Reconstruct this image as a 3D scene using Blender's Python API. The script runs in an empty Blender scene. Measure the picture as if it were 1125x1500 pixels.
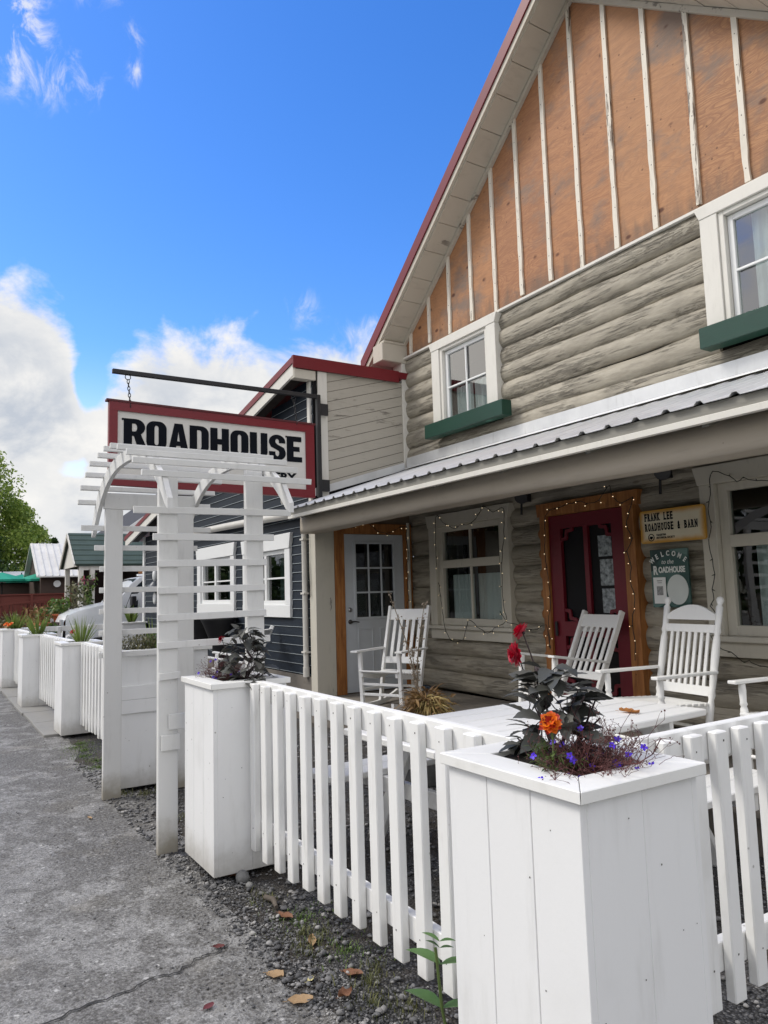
import bpy, bmesh, math, random
import numpy as np
from mathutils import Vector, Matrix
random.seed(7)
rng = np.random.default_rng(7)
R_ = math.radians
SC = bpy.context.scene
COL = SC.collection
ORG = {}          # world origin of every root, for parts written in world coordinates

# ------------------------------------------------------------------ mesh builder
class MB:
    def __init__(s):
        s.v = []; s.f = []; s.m = []; s.sm = []
    def add(s, vs, fs, m=0, sm=False):
        b = len(s.v)
        s.v += [tuple(p) for p in vs]
        for f in fs:
            s.f.append([b + i for i in f]); s.m.append(m); s.sm.append(sm)
        return s
    def box(s, x0, x1, y0, y1, z0, z1, m=0):
        x0, x1 = min(x0, x1), max(x0, x1); y0, y1 = min(y0, y1), max(y0, y1); z0, z1 = min(z0, z1), max(z0, z1)
        vs = [(x0,y0,z0),(x1,y0,z0),(x1,y1,z0),(x0,y1,z0),(x0,y0,z1),(x1,y0,z1),(x1,y1,z1),(x0,y1,z1)]
        return s.add(vs, [(0,3,2,1),(4,5,6,7),(0,1,5,4),(1,2,6,5),(2,3,7,6),(3,0,4,7)], m)
    def obox(s, c, d, M=None, m=0):
        c = Vector(c); M = M or Matrix.Identity(3); hx, hy, hz = d[0]/2, d[1]/2, d[2]/2
        vs = [c + M @ Vector(p) for p in [(-hx,-hy,-hz),(hx,-hy,-hz),(hx,hy,-hz),(-hx,hy,-hz),(-hx,-hy,hz),(hx,-hy,hz),(hx,hy,hz),(-hx,hy,hz)]]
        return s.add(vs, [(0,3,2,1),(4,5,6,7),(0,1,5,4),(1,2,6,5),(2,3,7,6),(3,0,4,7)], m)
    def bar(s, p0, p1, w, h, up=(0,0,1), m=0):
        p0 = Vector(p0); p1 = Vector(p1); d = p1 - p0; L = d.length; d.normalize()
        u = Vector(up); u = (u - d * u.dot(d))
        if u.length < 1e-4: u = Vector((0,1,0)) - d * d.y
        u.normalize(); x = d.cross(u)
        M = Matrix((x, d, u)).transposed()
        return s.obox((p0 + p1)/2, (w, L, h), M, m)
    def tube(s, pts, r, n=6, m=0, caps=True, sm=True):
        pts = [Vector(p) for p in pts]; k = len(pts)
        rs = r if isinstance(r, (list, tuple)) else [r]*k
        vs = []; fs = []; prev = None
        for i, p in enumerate(pts):
            d = (pts[min(i+1,k-1)] - pts[max(i-1,0)])
            if d.length < 1e-9: d = Vector((0,0,1))
            d.normalize()
            if prev is None:
                u = d.orthogonal().normalized()
            else:
                u = prev - d * prev.dot(d)
                u = u.normalized() if u.length > 1e-6 else d.orthogonal().normalized()
            prev = u; w = d.cross(u)
            for j in range(n):
                a = 2*math.pi*j/n
                vs.append(p + (u*math.cos(a) + w*math.sin(a))*rs[i])
        for i in range(k-1):
            for j in range(n):
                fs.append((i*n+j, i*n+(j+1)%n, (i+1)*n+(j+1)%n, (i+1)*n+j))
        s.add(vs, fs, m, sm)
        if caps:
            s.add([vs[j] for j in range(n)], [tuple(reversed(range(n)))], m)
            s.add([vs[(k-1)*n+j] for j in range(n)], [tuple(range(n))], m)
        return s
    def lathe(s, prof, p0=(0,0,0), axis=(0,0,1), n=12, m=0, sm=True):
        a = Vector(axis).normalized(); u = a.orthogonal().normalized(); w = a.cross(u); p0 = Vector(p0)
        vs = []; fs = []; k = len(prof)
        for r, z in prof:
            for j in range(n):
                t = 2*math.pi*j/n
                vs.append(p0 + a*z + (u*math.cos(t) + w*math.sin(t))*max(r, 1e-4))
        for i in range(k-1):
            for j in range(n):
                fs.append((i*n+j, i*n+(j+1)%n, (i+1)*n+(j+1)%n, (i+1)*n+j))
        s.add(vs, fs, m, sm)
        s.add(vs[:n], [tuple(reversed(range(n)))], m); s.add(vs[-n:], [tuple(range(n))], m)
        return s
    def prism(s, poly, vec, m=0, sm=False):
        n = len(poly); P = [Vector(p) for p in poly]; v = Vector(vec); Q = [p + v for p in P]
        s.add(P + Q, [tuple(reversed(range(n))), tuple(range(n, 2*n))] + [(i, (i+1)%n, n+(i+1)%n, n+i) for i in range(n)], m, sm)
        return s
    def ball(s, c, r, n=8, k=6, m=0, sc=(1,1,1)):
        c = Vector(c); vs = []; fs = []
        for i in range(1, k):
            t = math.pi*i/k
            for j in range(n):
                a = 2*math.pi*j/n
                vs.append(c + Vector((math.sin(t)*math.cos(a)*sc[0], math.sin(t)*math.sin(a)*sc[1], math.cos(t)*sc[2]))*r)
        top = len(vs); vs.append(c + Vector((0,0,r*sc[2]))); vs.append(c - Vector((0,0,r*sc[2])))
        for j in range(n): fs.append((top, j, (j+1)%n))
        for i in range(k-2):
            for j in range(n): fs.append((i*n+j, (i+1)*n+j, (i+1)*n+(j+1)%n, i*n+(j+1)%n))
        for j in range(n): fs.append(((k-2)*n+j, top+1, (k-2)*n+(j+1)%n))
        return s.add(vs, fs, m, True)
    def xform(s, M):
        s.v = [tuple(M @ Vector(p)) for p in s.v]; return s
    def build(s, name, mats, parent=None, at=None, bevel=0.0, fix=False):
        """ONE mesh object. Coordinates are those of the parent's root (or world minus at)."""
        o = Vector(at) if at is not None else Vector((0,0,0))
        if parent is not None and parent.name in ORG: o = ORG[parent.name]
        me = bpy.data.meshes.new(name)
        me.from_pydata([tuple(Vector(p) - o) for p in s.v], [], s.f)
        mats = mats if isinstance(mats, (list, tuple)) else [mats]
        for mt in mats: me.materials.append(mt)
        for p, mi, sm in zip(me.polygons, s.m, s.sm):
            p.material_index = mi; p.use_smooth = sm
        me.update()
        if bevel or fix:
            bm = bmesh.new(); bm.from_mesh(me)
            if fix: bmesh.ops.recalc_face_normals(bm, faces=bm.faces)
            if bevel:
                es = [e for e in bm.edges if len(e.link_faces) == 2 and e.calc_face_angle(0) > 0.6]
                bmesh.ops.bevel(bm, geom=es, offset=bevel, segments=1, affect='EDGES', profile=0.5, clamp_overlap=True)
            bm.to_mesh(me); bm.free()
        ob = bpy.data.objects.new(name, me); COL.objects.link(ob)
        if parent is not None: ob.parent = parent
        elif at is not None: ob.location = o
        ORG[ob.name] = o
        return ob

def mesh_np(name, V, Fq, mat, parent=None, at=(0,0,0), smooth=False, midx=None, mats=None):
    """fast mesh from numpy arrays; Fq is (n,3) or (n,4)"""
    me = bpy.data.meshes.new(name)
    V = np.asarray(V, dtype=np.float32); Fq = np.asarray(Fq, dtype=np.int32)
    n, k = Fq.shape
    me.vertices.add(len(V)); me.vertices.foreach_set('co', V.ravel())
    me.loops.add(n*k); me.loops.foreach_set('vertex_index', Fq.ravel())
    me.polygons.add(n); me.polygons.foreach_set('loop_start', np.arange(0, n*k, k, dtype=np.int32))
    for mt in (mats or [mat]): me.materials.append(mt)
    if midx is not None: me.polygons.foreach_set('material_index', np.asarray(midx, dtype=np.int32))
    if smooth: me.polygons.foreach_set('use_smooth', np.ones(n, dtype=bool))
    me.update(calc_edges=True)
    ob = bpy.data.objects.new(name, me); COL.objects.link(ob)
    if parent is not None: ob.parent = parent
    else: ob.location = at
    return ob

def tag(o, label=None, cat=None, group=None, kind=None):
    if label: o['label'] = label
    if cat: o['category'] = cat
    if group: o['group'] = group
    if kind: o['kind'] = kind
    return o
def thing(name, label, cat, loc=(0,0,0), group=None):
    o = bpy.data.objects.new(name, None); COL.objects.link(o)
    o.empty_display_size = 0.2; o.location = loc; ORG[o.name] = Vector(loc)
    return tag(o, label, cat, group)
def copy_tree(o, parent=None):
    c = o.copy(); COL.objects.link(c)
    if parent is not None: c.parent = parent
    for ch in list(o.children): copy_tree(ch, c)
    return c
def put(o, loc, rz=0.0, label=None, rx=0.0, ry=0.0, s=1.0):
    o.location = loc; o.rotation_euler = (rx, ry, rz); o.scale = (s, s, s)
    if label: o['label'] = label
    return o

# ------------------------------------------------------------------ outlines and lettering
def loops_mesh(loops, depth, name='shape'):
    """flat shape with holes from closed loops (2-D), extruded by depth; returns verts, faces in local x,y,z"""
    cu = bpy.data.curves.new(name, 'CURVE'); cu.dimensions = '2D'; cu.fill_mode = 'BOTH'; cu.extrude = depth/2
    for lp in loops:
        sp = cu.splines.new('POLY'); sp.points.add(len(lp)-1); sp.use_cyclic_u = True
        for p, q in zip(sp.points, lp): p.co = (q[0], q[1], 0, 1)
    return curve_to_mesh(cu)
def text_mesh(txt, size, depth, bold=0.0, xs=1.0, align='LEFT', shear=0.0, space=1.0):
    cu = bpy.data.curves.new('txt', 'FONT'); cu.body = txt; cu.size = size; cu.extrude = depth/2
    cu.offset = bold; cu.align_x = align; cu.shear = shear; cu.space_character = space; cu.resolution_u = 4
    vs, fs = curve_to_mesh(cu)
    return [(x*xs, y, z) for x, y, z in vs], fs
def text_fit(txt, w, h, depth, bold=0.0, shear=0.0):
    vs, fs = text_mesh(txt, 1.0, depth, 0.0, 1.0, 'LEFT', shear)
    x0 = min(v[0] for v in vs); x1 = max(v[0] for v in vs); y0 = min(v[1] for v in vs); y1 = max(v[1] for v in vs)
    if bold:
        vs, fs = text_mesh(txt, 1.0, depth, bold/h*0.75, 1.0, 'LEFT', shear)
        x0 = min(v[0] for v in vs); x1 = max(v[0] for v in vs); y0 = min(v[1] for v in vs); y1 = max(v[1] for v in vs)
    return [((x-x0)/(x1-x0)*w, (y-y0)/(y1-y0)*h, z) for x, y, z in vs], fs
def curve_to_mesh(cu):
    ob = bpy.data.objects.new('tmp', cu); COL.objects.link(ob)
    bpy.context.view_layer.update()
    dg = bpy.context.evaluated_depsgraph_get()
    me = bpy.data.meshes.new_from_object(ob.evaluated_get(dg))
    vs = [tuple(v.co) for v in me.vertices]; fs = [tuple(p.vertices) for p in me.polygons]
    bpy.data.objects.remove(ob); bpy.data.curves.remove(cu); bpy.data.meshes.remove(me)
    return vs, fs
M_FACADE = Matrix(((1,0,0),(0,0,-1),(0,1,0)))          # text x -> +X, y -> +Z, faces -Y
M_SIDE = Matrix(((0,0,1),(1,0,0),(0,1,0)))             # text x -> +Y, y -> +Z, faces +X
def place(mb, vf, M, loc, m=0):
    vs, fs = vf; L = Vector(loc)
    mb.add([L + M @ Vector(v) for v in vs], fs, m); return mb

# ------------------------------------------------------------------ materials
class Mt:
    def __init__(s, name):
        s.mat = bpy.data.materials.new(name); s.mat.use_nodes = True
        s.nt = s.mat.node_tree; s.b = s.nt.nodes['Principled BSDF']; s.out = s.nt.nodes['Material Output']
    def n(s, typ, props=None, **ins):
        nd = s.nt.nodes.new(typ)
        for k, v in (props or {}).items(): setattr(nd, k, v)
        for k, v in ins.items():
            key = int(k[1:]) if k[0] == '_' and k[1:].isdigit() else k.replace('_', ' ')
            s.set(nd.inputs[key], v)
        return nd
    def set(s, inp, v):
        if isinstance(v, bpy.types.NodeSocket): s.nt.links.new(v, inp)
        elif isinstance(v, bpy.types.Node): s.nt.links.new(v.outputs[0], inp)
        else: inp.default_value = v
    def co(s, scale=(1,1,1), rnd=True):
        tc = s.n('ShaderNodeTexCoord'); v = tc.outputs['Object']
        if rnd:
            oi = s.n('ShaderNodeObjectInfo')
            mu = s.n('ShaderNodeMath', {'operation':'MULTIPLY'}, _0=oi.outputs['Random'], _1=37.0)
            cx = s.n('ShaderNodeCombineXYZ', None, X=mu.outputs[0], Y=mu.outputs[0], Z=mu.outputs[0])
            ad = s.n('ShaderNodeVectorMath', {'operation':'ADD'}, _0=v, _1=cx.outputs[0]); v = ad.outputs[0]
        mp = s.n('ShaderNodeMapping', None, Vector=v, Scale=scale)
        return mp.outputs[0]
    def pos(s, scale=(1,1,1)):
        g = s.n('ShaderNodeNewGeometry')
        return s.n('ShaderNodeMapping', None, Vector=g.outputs['Position'], Scale=scale).outputs[0]
    def noise(s, vec, scale, detail=4.0, rough=0.55, dist=0.0):
        return s.n('ShaderNodeTexNoise', None, Vector=vec, Scale=scale, Detail=detail, Roughness=rough, Distortion=dist).outputs['Fac']
    def voro(s, vec, scale, out='Distance', feature='F1', rand=1.0):
        return s.n('ShaderNodeTexVoronoi', {'feature':feature}, Vector=vec, Scale=scale, Randomness=rand).outputs[out]
    def ramp(s, fac, stops, interp='LINEAR'):
        r = s.n('ShaderNodeValToRGB', None, Fac=fac); e = r.color_ramp.elements; r.color_ramp.interpolation = interp
        while len(e) < len(stops): e.new(0.5)
        for el, (p, c) in zip(e, stops):
            el.position = p; el.color = (c, c, c, 1) if isinstance(c, (int, float)) else (*c[:3], 1)
        return r.outputs[0]
    def rng(s, v, a, b, c=0.0, d=1.0):
        return s.n('ShaderNodeMapRange', {'interpolation_type':'SMOOTHSTEP'}, Value=v, From_Min=a, From_Max=b, To_Min=c, To_Max=d).outputs[0]
    def math(s, op, a, b=0.0):
        return s.n('ShaderNodeMath', {'operation':op}, _0=a, _1=b).outputs[0]
    def mix(s, fac, a, b, mode='MIX'):
        nd = s.nt.nodes.new('ShaderNodeMix'); nd.data_type = 'RGBA'; nd.blend_type = mode
        s.set(nd.inputs[0], fac)
        for k, v in ((6, a), (7, b)):
            if isinstance(v, (tuple, list)): nd.inputs[k].default_value = (*v[:3], 1)
            else: s.set(nd.inputs[k], v)
        return nd.outputs[2]
    def sep(s, vec):
        return s.n('ShaderNodeSeparateXYZ', None, Vector=vec).outputs
    def color(s, c):
        if isinstance(c, (tuple, list)): s.b.inputs['Base Color'].default_value = (*c[:3], 1)
        else: s.nt.links.new(c, s.b.inputs['Base Color'])
        return s
    def rough(s, r):
        s.set(s.b.inputs['Roughness'], r); return s
    def bump(s, h, strength=0.3, dist=0.01):
        bp = s.n('ShaderNodeBump', None, Height=h, Strength=strength, Distance=dist)
        s.nt.links.new(bp.outputs[0], s.b.inputs['Normal']); return s
    def metal(s, v): s.b.inputs['Metallic'].default_value = v; return s
    def spec(s, v): s.b.inputs['Specular IOR Level'].default_value = v; return s
def C(r, g, b):
    f = lambda u: (u/255/12.92) if u <= 10 else ((u/255+0.055)/1.055)**2.4
    return (f(r), f(g), f(b))

MAT = {}
def paint(name, base, dirt=(0.30,0.29,0.25), amt=0.35, rough=0.5, grain=(14,14,2.2), knots=True, mud=0.0, wear=0.0, wearc=(0.2,0.19,0.17)):
    m = Mt(name); v = m.co(grain); v1 = m.co()
    g = m.noise(v, 3.0, 5, 0.6)
    streak = m.rng(g, 0.52, 0.78)
    blot = m.noise(v1, 2.3, 4, 0.6); blot = m.rng(blot, 0.5, 0.8)
    c = m.mix(m.math('MULTIPLY', streak, amt*0.55), base, dirt)
    c = m.mix(m.math('MULTIPLY', blot, amt*0.45), c, dirt)
    if knots:
        k = m.voro(m.co((1,1,1)), 11.0, 'Distance'); kk = m.rng(k, 0.025, 0.075, 1, 0)
        kk = m.math('MULTIPLY', kk, m.rng(m.noise(v1, 1.7, 2), 0.5, 0.62))
        c = m.mix(m.math('MULTIPLY', kk, 0.7), c, (0.16,0.14,0.11))
    if wear:
        w = m.noise(m.co((grain[0],grain[1],grain[2])), 1.1, 8, 0.7); w = m.rng(w, 0.66-wear*0.2, 0.70-wear*0.2)
        w = m.math('MULTIPLY', w, m.rng(m.noise(v1, 1.1, 3), 0.45, 0.6))
        c = m.mix(w, c, wearc)
    if mud:
        z = m.sep(m.pos())[2]
        nz = m.math('ADD', z, m.math('MULTIPLY', m.noise(m.pos(), 9, 5, 0.65), -0.22))
        c = m.mix(m.math('MULTIPLY', m.rng(nz, -0.1, 0.12, 1, 0), mud), c, (0.25,0.22,0.16))
    m.color(c).rough(rough).bump(m.math('ADD', g, m.math('MULTIPLY', m.noise(v1, 60, 2), 0.3)), 0.28, 0.004)
    MAT[name] = m.mat; return m.mat
def plain(name, base, rough=0.6, var=0.15, scale=6.0, metal=0.0, bump=0.0, grain=(1,1,1)):
    m = Mt(name); n = m.noise(m.co(grain), scale, 4, 0.6)
    dk = tuple(x*(1-var) for x in base); lt = tuple(min(1, x*(1+var)) for x in base)
    m.color(m.ramp(n, [(0.3, dk), (0.7, lt)])).rough(rough).metal(metal)
    if bump: m.bump(m.noise(m.co(grain), scale*6, 3), bump, 0.004)
    MAT[name] = m.mat; return m.mat
# ------------------------------------------------------------------ the paints, woods, metals
WHITE = paint('white_fence_paint', (0.84,0.84,0.82), dirt=(0.46,0.45,0.40), amt=0.60, rough=0.48, grain=(9,9,1.4), mud=0.55)
WHITE_BOX = paint('white_planter_paint', (0.84,0.845,0.84), dirt=(0.52,0.52,0.49), amt=0.48, rough=0.45, grain=(5,5,0.8), mud=0.5)
WHITE_CAP = paint('white_cap_paint', (0.83,0.83,0.80), dirt=(0.50,0.48,0.42), amt=0.35, rough=0.45, grain=(4,4,4), knots=True)
ARBOR = paint('arbor_white_paint', (0.72,0.72,0.70), dirt=(0.40,0.40,0.37), amt=0.45, rough=0.5, grain=(6,6,1.2), mud=0.85)
TABLEW = paint('table_white_paint', (0.80,0.80,0.78), dirt=(0.45,0.44,0.41), amt=0.40, rough=0.5, grain=(10,1.2,10), mud=0.2)
CHAIRW = paint('chair_white_paint', (0.84,0.84,0.82), dirt=(0.5,0.5,0.48), amt=0.2, rough=0.4, knots=False)
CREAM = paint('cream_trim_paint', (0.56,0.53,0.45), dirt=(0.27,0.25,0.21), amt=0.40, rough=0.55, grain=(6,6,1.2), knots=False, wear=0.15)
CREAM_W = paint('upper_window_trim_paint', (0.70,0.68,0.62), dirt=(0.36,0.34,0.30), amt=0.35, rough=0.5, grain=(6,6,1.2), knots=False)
BATTEN = paint('batten_paint', (0.74,0.69,0.59), dirt=(0.32,0.27,0.21), amt=0.5, rough=0.6, grain=(12,12,1.2), knots=True, wear=0.5, wearc=(0.16,0.12,0.09))
SOFFIT = paint('soffit_paint', (0.54,0.50,0.42), dirt=(0.28,0.25,0.20), amt=0.5, rough=0.6, grain=(4,1.0,4), wear=0.35, wearc=(0.14,0.12,0.10))
PALE = paint('pale_siding_paint', (0.44,0.41,0.35), dirt=(0.20,0.18,0.15), amt=0.45, rough=0.6, grain=(1,1.5,14), knots=False, wear=0.35, wearc=(0.17,0.155,0.13))
WINW = paint('white_window_paint', (0.80,0.81,0.80), amt=0.15, rough=0.4, knots=False)
GREENP = paint('green_box_paint', C(10,58,45), dirt=C(8,36,30), amt=0.6, rough=0.45, grain=(1.5,6,9), knots=False, wear=0.12, wearc=C(70,120,105))
GREY_DOOR = plain('grey_door_paint', C(192,197,202), 0.42, 0.04)
BURG = paint('burgundy_door_paint', C(108,20,36), dirt=C(74,14,24), amt=0.3, rough=0.42, knots=False)
SIGNRED = paint('sign_red_paint', C(118,18,32), dirt=C(96,20,30), amt=0.4, rough=0.4, grain=(4,1.5,4), knots=False)
SIGNWHITE = paint('sign_board_paint', (0.70,0.69,0.65), dirt=(0.50,0.49,0.46), amt=0.35, rough=0.45, grain=(3,1,3), knots=False)
INK = plain('black_lettering', (0.006,0.008,0.013), 0.7, 0.1); INK.node_tree.nodes['Principled BSDF'].inputs['Specular IOR Level'].default_value = 0.1
REDMETAL = plain('red_roof_metal', C(112,18,30), 0.45, 0.10, 2.0)
BLACKM = plain('black_iron', (0.014,0.014,0.016), 0.5, 0.2, 9, bump=0.1)
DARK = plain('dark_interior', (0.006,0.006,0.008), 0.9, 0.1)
STEEL = plain('dull_steel', (0.35,0.35,0.35), 0.35, 0.2, metal=1.0)
RAWGREY = paint('grey_fascia', C(140,138,130), dirt=C(84,80,74), amt=0.7, rough=0.7, grain=(1.0,6,10), knots=False)  # streaky grey for the fascia and rafters
PIPEW = plain('cream_pipe', (0.62,0.60,0.55), 0.4, 0.08)
OLDWOOD = paint('weathered_deck_wood', C(118,112,104), dirt=C(66,60,54), amt=0.7, rough=0.75, grain=(1.2,8,8), knots=True)
CURTAIN = plain('white_curtain', (0.84,0.84,0.82), 0.9, 0.06, 3.0)
WIRE = plain('dark_green_wire', (0.02,0.022,0.016), 0.5, 0.1)

def glass_mat(name='window_glass', tint=(0.75,0.8,0.8), refl=1.0):
    m = Mt(name); nt = m.nt
    tr = m.n('ShaderNodeBsdfTransparent', None, Color=(*tint, 1)); gl = m.n('ShaderNodeBsdfGlossy', None, Roughness=0.015)
    wob = m.n('ShaderNodeBump', None, Height=m.noise(m.co(), 1.6, 2), Strength=0.08, Distance=0.02)
    nt.links.new(wob.outputs[0], gl.inputs['Normal'])
    fr = m.n('ShaderNodeFresnel', None, IOR=1.65)
    fac = m.math('MULTIPLY', fr.outputs[0], refl); fac = m.math('ADD', fac, 0.03); gg = m.n('ShaderNodeNewGeometry'); fac = m.math('MULTIPLY', fac, m.math('SUBTRACT', 1.0, gg.outputs['Backfacing']))
    mx = m.n('ShaderNodeMixShader', None, _0=fac, _1=tr.outputs[0], _2=gl.outputs[0])
    nt.links.new(mx.outputs[0], m.out.inputs['Surface']); return m.mat
GLASS = glass_mat('window_glass', refl=1.5)
GLASS_UP = glass_mat('bright_window_glass', refl=3.2)
NAIL = plain('rusty_nail', (0.06,0.05,0.045), 0.7, 0.4)
BULB = Mt('warm_bulb'); BULB.color((1,0.85,0.6)); BULB.b.inputs['Emission Color'].default_value = (1,0.80,0.50,1); BULB.b.inputs['Emission Strength'].default_value = 0.8; BULB = BULB.mat
CLEAR = plain('unlit_bulb', (0.45,0.43,0.36), 0.25, 0.1)

def log_mat(name='weathered_log_paint', flake=1.0):
    m = Mt(name); v1 = m.co((1,1,1), False)
    g = m.noise(m.co((1.1,4,5.5), False), 3.0, 10, 0.68, 0.2); big = m.noise(m.co((0.35,1,2.6), False), 1.3, 4, 0.6)
    c = m.ramp(g, [(0.30,C(136,130,117)),(0.50,C(160,153,138)),(0.72,C(182,175,159))])
    c = m.mix(m.rng(big,0.44,0.66,0,0.28), c, C(140,132,117))
    up = m.math('MULTIPLY', m.rng(m.sep(v1)[2], 2.5, 3.3, 0.10, 1.0), flake)   # the sheltered wall under the porch has kept its paint
    # drying checks: long thin dark lines
    def line(sc, w, gate):
        cn = m.noise(sc, 3.0, 7, 0.62, 0.35); d = m.math('ABSOLUTE', m.math('SUBTRACT', cn, 0.5))
        return m.math('MULTIPLY', m.rng(d, w*0.35, w, 1, 0), gate)
    gate1 = m.rng(m.noise(m.co((0.45,1,2.4), False), 1.5, 3, 0.6), 0.47, 0.58)
    ck = line(m.co((0.28,3,7), False), 0.016, gate1)
    ck2 = line(m.co((0.5,5,15), False), 0.022, m.rng(m.noise(m.co((0.5,1,2.0),False), 2.1, 3), 0.50, 0.60))
    ck = m.math('MAXIMUM', ck, m.math('MULTIPLY', ck2, 0.75))
    c = m.mix(m.math('MULTIPLY', ck, m.math('ADD', m.math('MULTIPLY', up, 0.25), 0.25)), c, C(62,55,46))
    # flaking paint on some logs
    fl = m.noise(m.co((2.2,8,10), False), 4.5, 10, 0.74, 0.4); fgate = m.rng(m.noise(m.co((0.22,0.6,3.4), False), 1.25, 3, 0.5), 0.53, 0.61)
    fk = m.math('MULTIPLY', m.rng(fl, 0.535, 0.575), m.math('MULTIPLY', fgate, up))
    c = m.mix(m.math('MULTIPLY', fk, 0.55), c, C(126,116,100))
    rim = m.math('MULTIPLY', m.rng(m.math('ABSOLUTE', m.math('SUBTRACT', fl, 0.535)), 0.004, 0.018, 1, 0), fgate)
    c = m.mix(m.math('MULTIPLY', rim, m.math('MULTIPLY', up, 0.5)), c, C(70,62,52))
    kn = m.voro(m.co((0.6,0.7,1.6), False), 2.6); c = m.mix(m.rng(kn,0.03,0.09,0.55,0), c, C(96,84,70))
    m.color(c).rough(0.7)
    h = m.math('ADD', m.math('MULTIPLY', g, 0.8), m.math('MULTIPLY', ck, -1.3)); h = m.math('ADD', h, m.math('MULTIPLY', fk, -0.5))
    m.bump(h, 0.75, 0.02); return m.mat
LOG = log_mat(); BEAMM = paint('porch_beam_paint', (0.42,0.37,0.30), dirt=(0.19,0.16,0.125), amt=.55, rough=.7, grain=(0.9,5,6), knots=True, wear=.15)

def ply_mat():
    m = Mt('weathered_plywood'); p = m.co((1,1,1), False); x, y, z = m.sep(p)[:3]
    bay = m.math('FLOOR', m.math('MULTIPLY', m.math('ADD', x, 5.15), 1/0.915))
    off = m.n('ShaderNodeCombineXYZ', None, X=m.math('MULTIPLY', bay, 5.3), Y=m.math('MULTIPLY', bay, 2.1), Z=m.math('MULTIPLY', bay, 3.7)).outputs[0]
    vv = m.n('ShaderNodeVectorMath', {'operation':'ADD'}, _0=p, _1=off).outputs[0]
    st = m.n('ShaderNodeMapping', None, Vector=vv, Scale=(0.75,1,3.0), Rotation=(0,R_(-6),0)).outputs[0]
    n = m.noise(st, 1.15, 2.5, 0.45, 0.8)
    ring = m.math('FRACT', m.math('MULTIPLY', n, 30.0)); line = m.ramp(ring, [(0.0,0.0),(0.45,0.12),(0.80,0.85),(0.90,1.0),(1.0,0.0)])
    fine = m.noise(m.n('ShaderNodeMapping', None, Vector=vv, Scale=(2,1,26)).outputs[0], 4, 4, 0.6)
    lw = m.math('MULTIPLY', line, m.rng(m.noise(vv, 0.8, 3), 0.30, 0.65, 0.40, 1.0)); c = m.mix(lw, C(212,156,102), C(128,76,42))
    c = m.mix(m.rng(fine,0.44,0.64,0,0.72), c, C(142,86,50)); fl2 = m.noise(m.n('ShaderNodeMapping', None, Vector=vv, Scale=(0.8,1,9), Rotation=(0,R_(-4),0)).outputs[0], 5.0, 8, 0.7, 0.5); c = m.mix(m.rng(fl2,0.50,0.62,0,0.55), c, C(134,76,42))
    tone = m.noise(off, 0.9, 0)
    c = m.mix(m.rng(tone,0.35,0.65,0,0.45), c, C(198,124,68))
    mo = m.noise(m.n('ShaderNodeMapping', None, Vector=vv, Scale=(1.1,1,3.6)).outputs[0], 3.4, 9, 0.72, 0.4)
    c = m.mix(m.rng(mo,0.46,0.66,0,0.75), c, C(122,72,44)); c = m.mix(m.rng(mo,0.44,0.26,0,0.45), c, C(226,178,124))
    wn = m.n('ShaderNodeTexWhiteNoise', {'noise_dimensions':'1D'}, W=bay).outputs['Value']
    c = m.mix(m.rng(wn,0.45,1.0,0,0.35), c, C(218,168,116)); c = m.mix(m.rng(wn,0.45,0.0,0,0.35), c, C(168,98,54))
    # greyer, browner weather to the right
    wx = m.math('ADD', x, m.math('MULTIPLY', m.noise(p, 1.1, 4, 0.6), 2.2))
    c = m.mix(m.rng(wx,-5.6,-3.2,0,0.58), c, C(158,118,90))
    c = m.mix(m.rng(wx,-8.3,-6.4,0.5,0.0), c, C(200,110,48))
    gp = m.noise(m.n('ShaderNodeMapping', None, Vector=p, Scale=(0.9,1,1.4)).outputs[0], 1.35, 6, 0.62)
    c = m.mix(m.math('MULTIPLY', m.rng(gp,0.50,0.68), m.rng(wx,-6.8,-4.8,0.05,0.85)), c, C(122,108,98))
    low = m.math('ADD', z, m.math('MULTIPLY', m.noise(m.n('ShaderNodeMapping', None, Vector=p, Scale=(6,1,1.5)).outputs[0], 1.4, 4), -0.7))
    c = m.mix(m.math('MULTIPLY', m.rng(low,4.40,4.72,0.6,0.0), m.rng(wx,-7.0,-4.5)), c, C(96,84,74))
    kn = m.n('ShaderNodeMapping', None, Vector=vv, Scale=(1.0,1,1.6)).outputs[0]
    k = m.voro(kn, 3.0); kk = m.math('MULTIPLY', m.rng(k,0.06,0.15,1,0), m.rng(m.noise(vv,2.3,2),0.42,0.50))
    c = m.mix(m.math('MULTIPLY',kk,0.9), c, C(82,42,26))
    k2 = m.voro(vv, 9.0); c = m.mix(m.math('MULTIPLY', m.rng(k2,0.06,0.13,0.7,0), m.rng(m.noise(vv,3.1,2),0.5,0.58)), c, C(80,52,38))
    m.color(c).rough(0.72).bump(m.math('ADD', line, fine), 0.15, 0.004); return m.mat
PLY = ply_mat()

def corr_mat():
    m = Mt('corrugated_roof_metal'); n = m.noise(m.co((1,1,1),False), 3, 5, 0.6); s = m.noise(m.co((10,1.2,2),False), 2, 4)
    c = m.ramp(n, [(0.3,(0.60,0.61,0.62)),(0.7,(0.74,0.75,0.75))]); c = m.mix(m.rng(s,0.55,0.8,0,0.4), c, (0.38,0.37,0.35))
    m.color(c).rough(0.38).metal(0.35); return m.mat
CORR = corr_mat()

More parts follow.
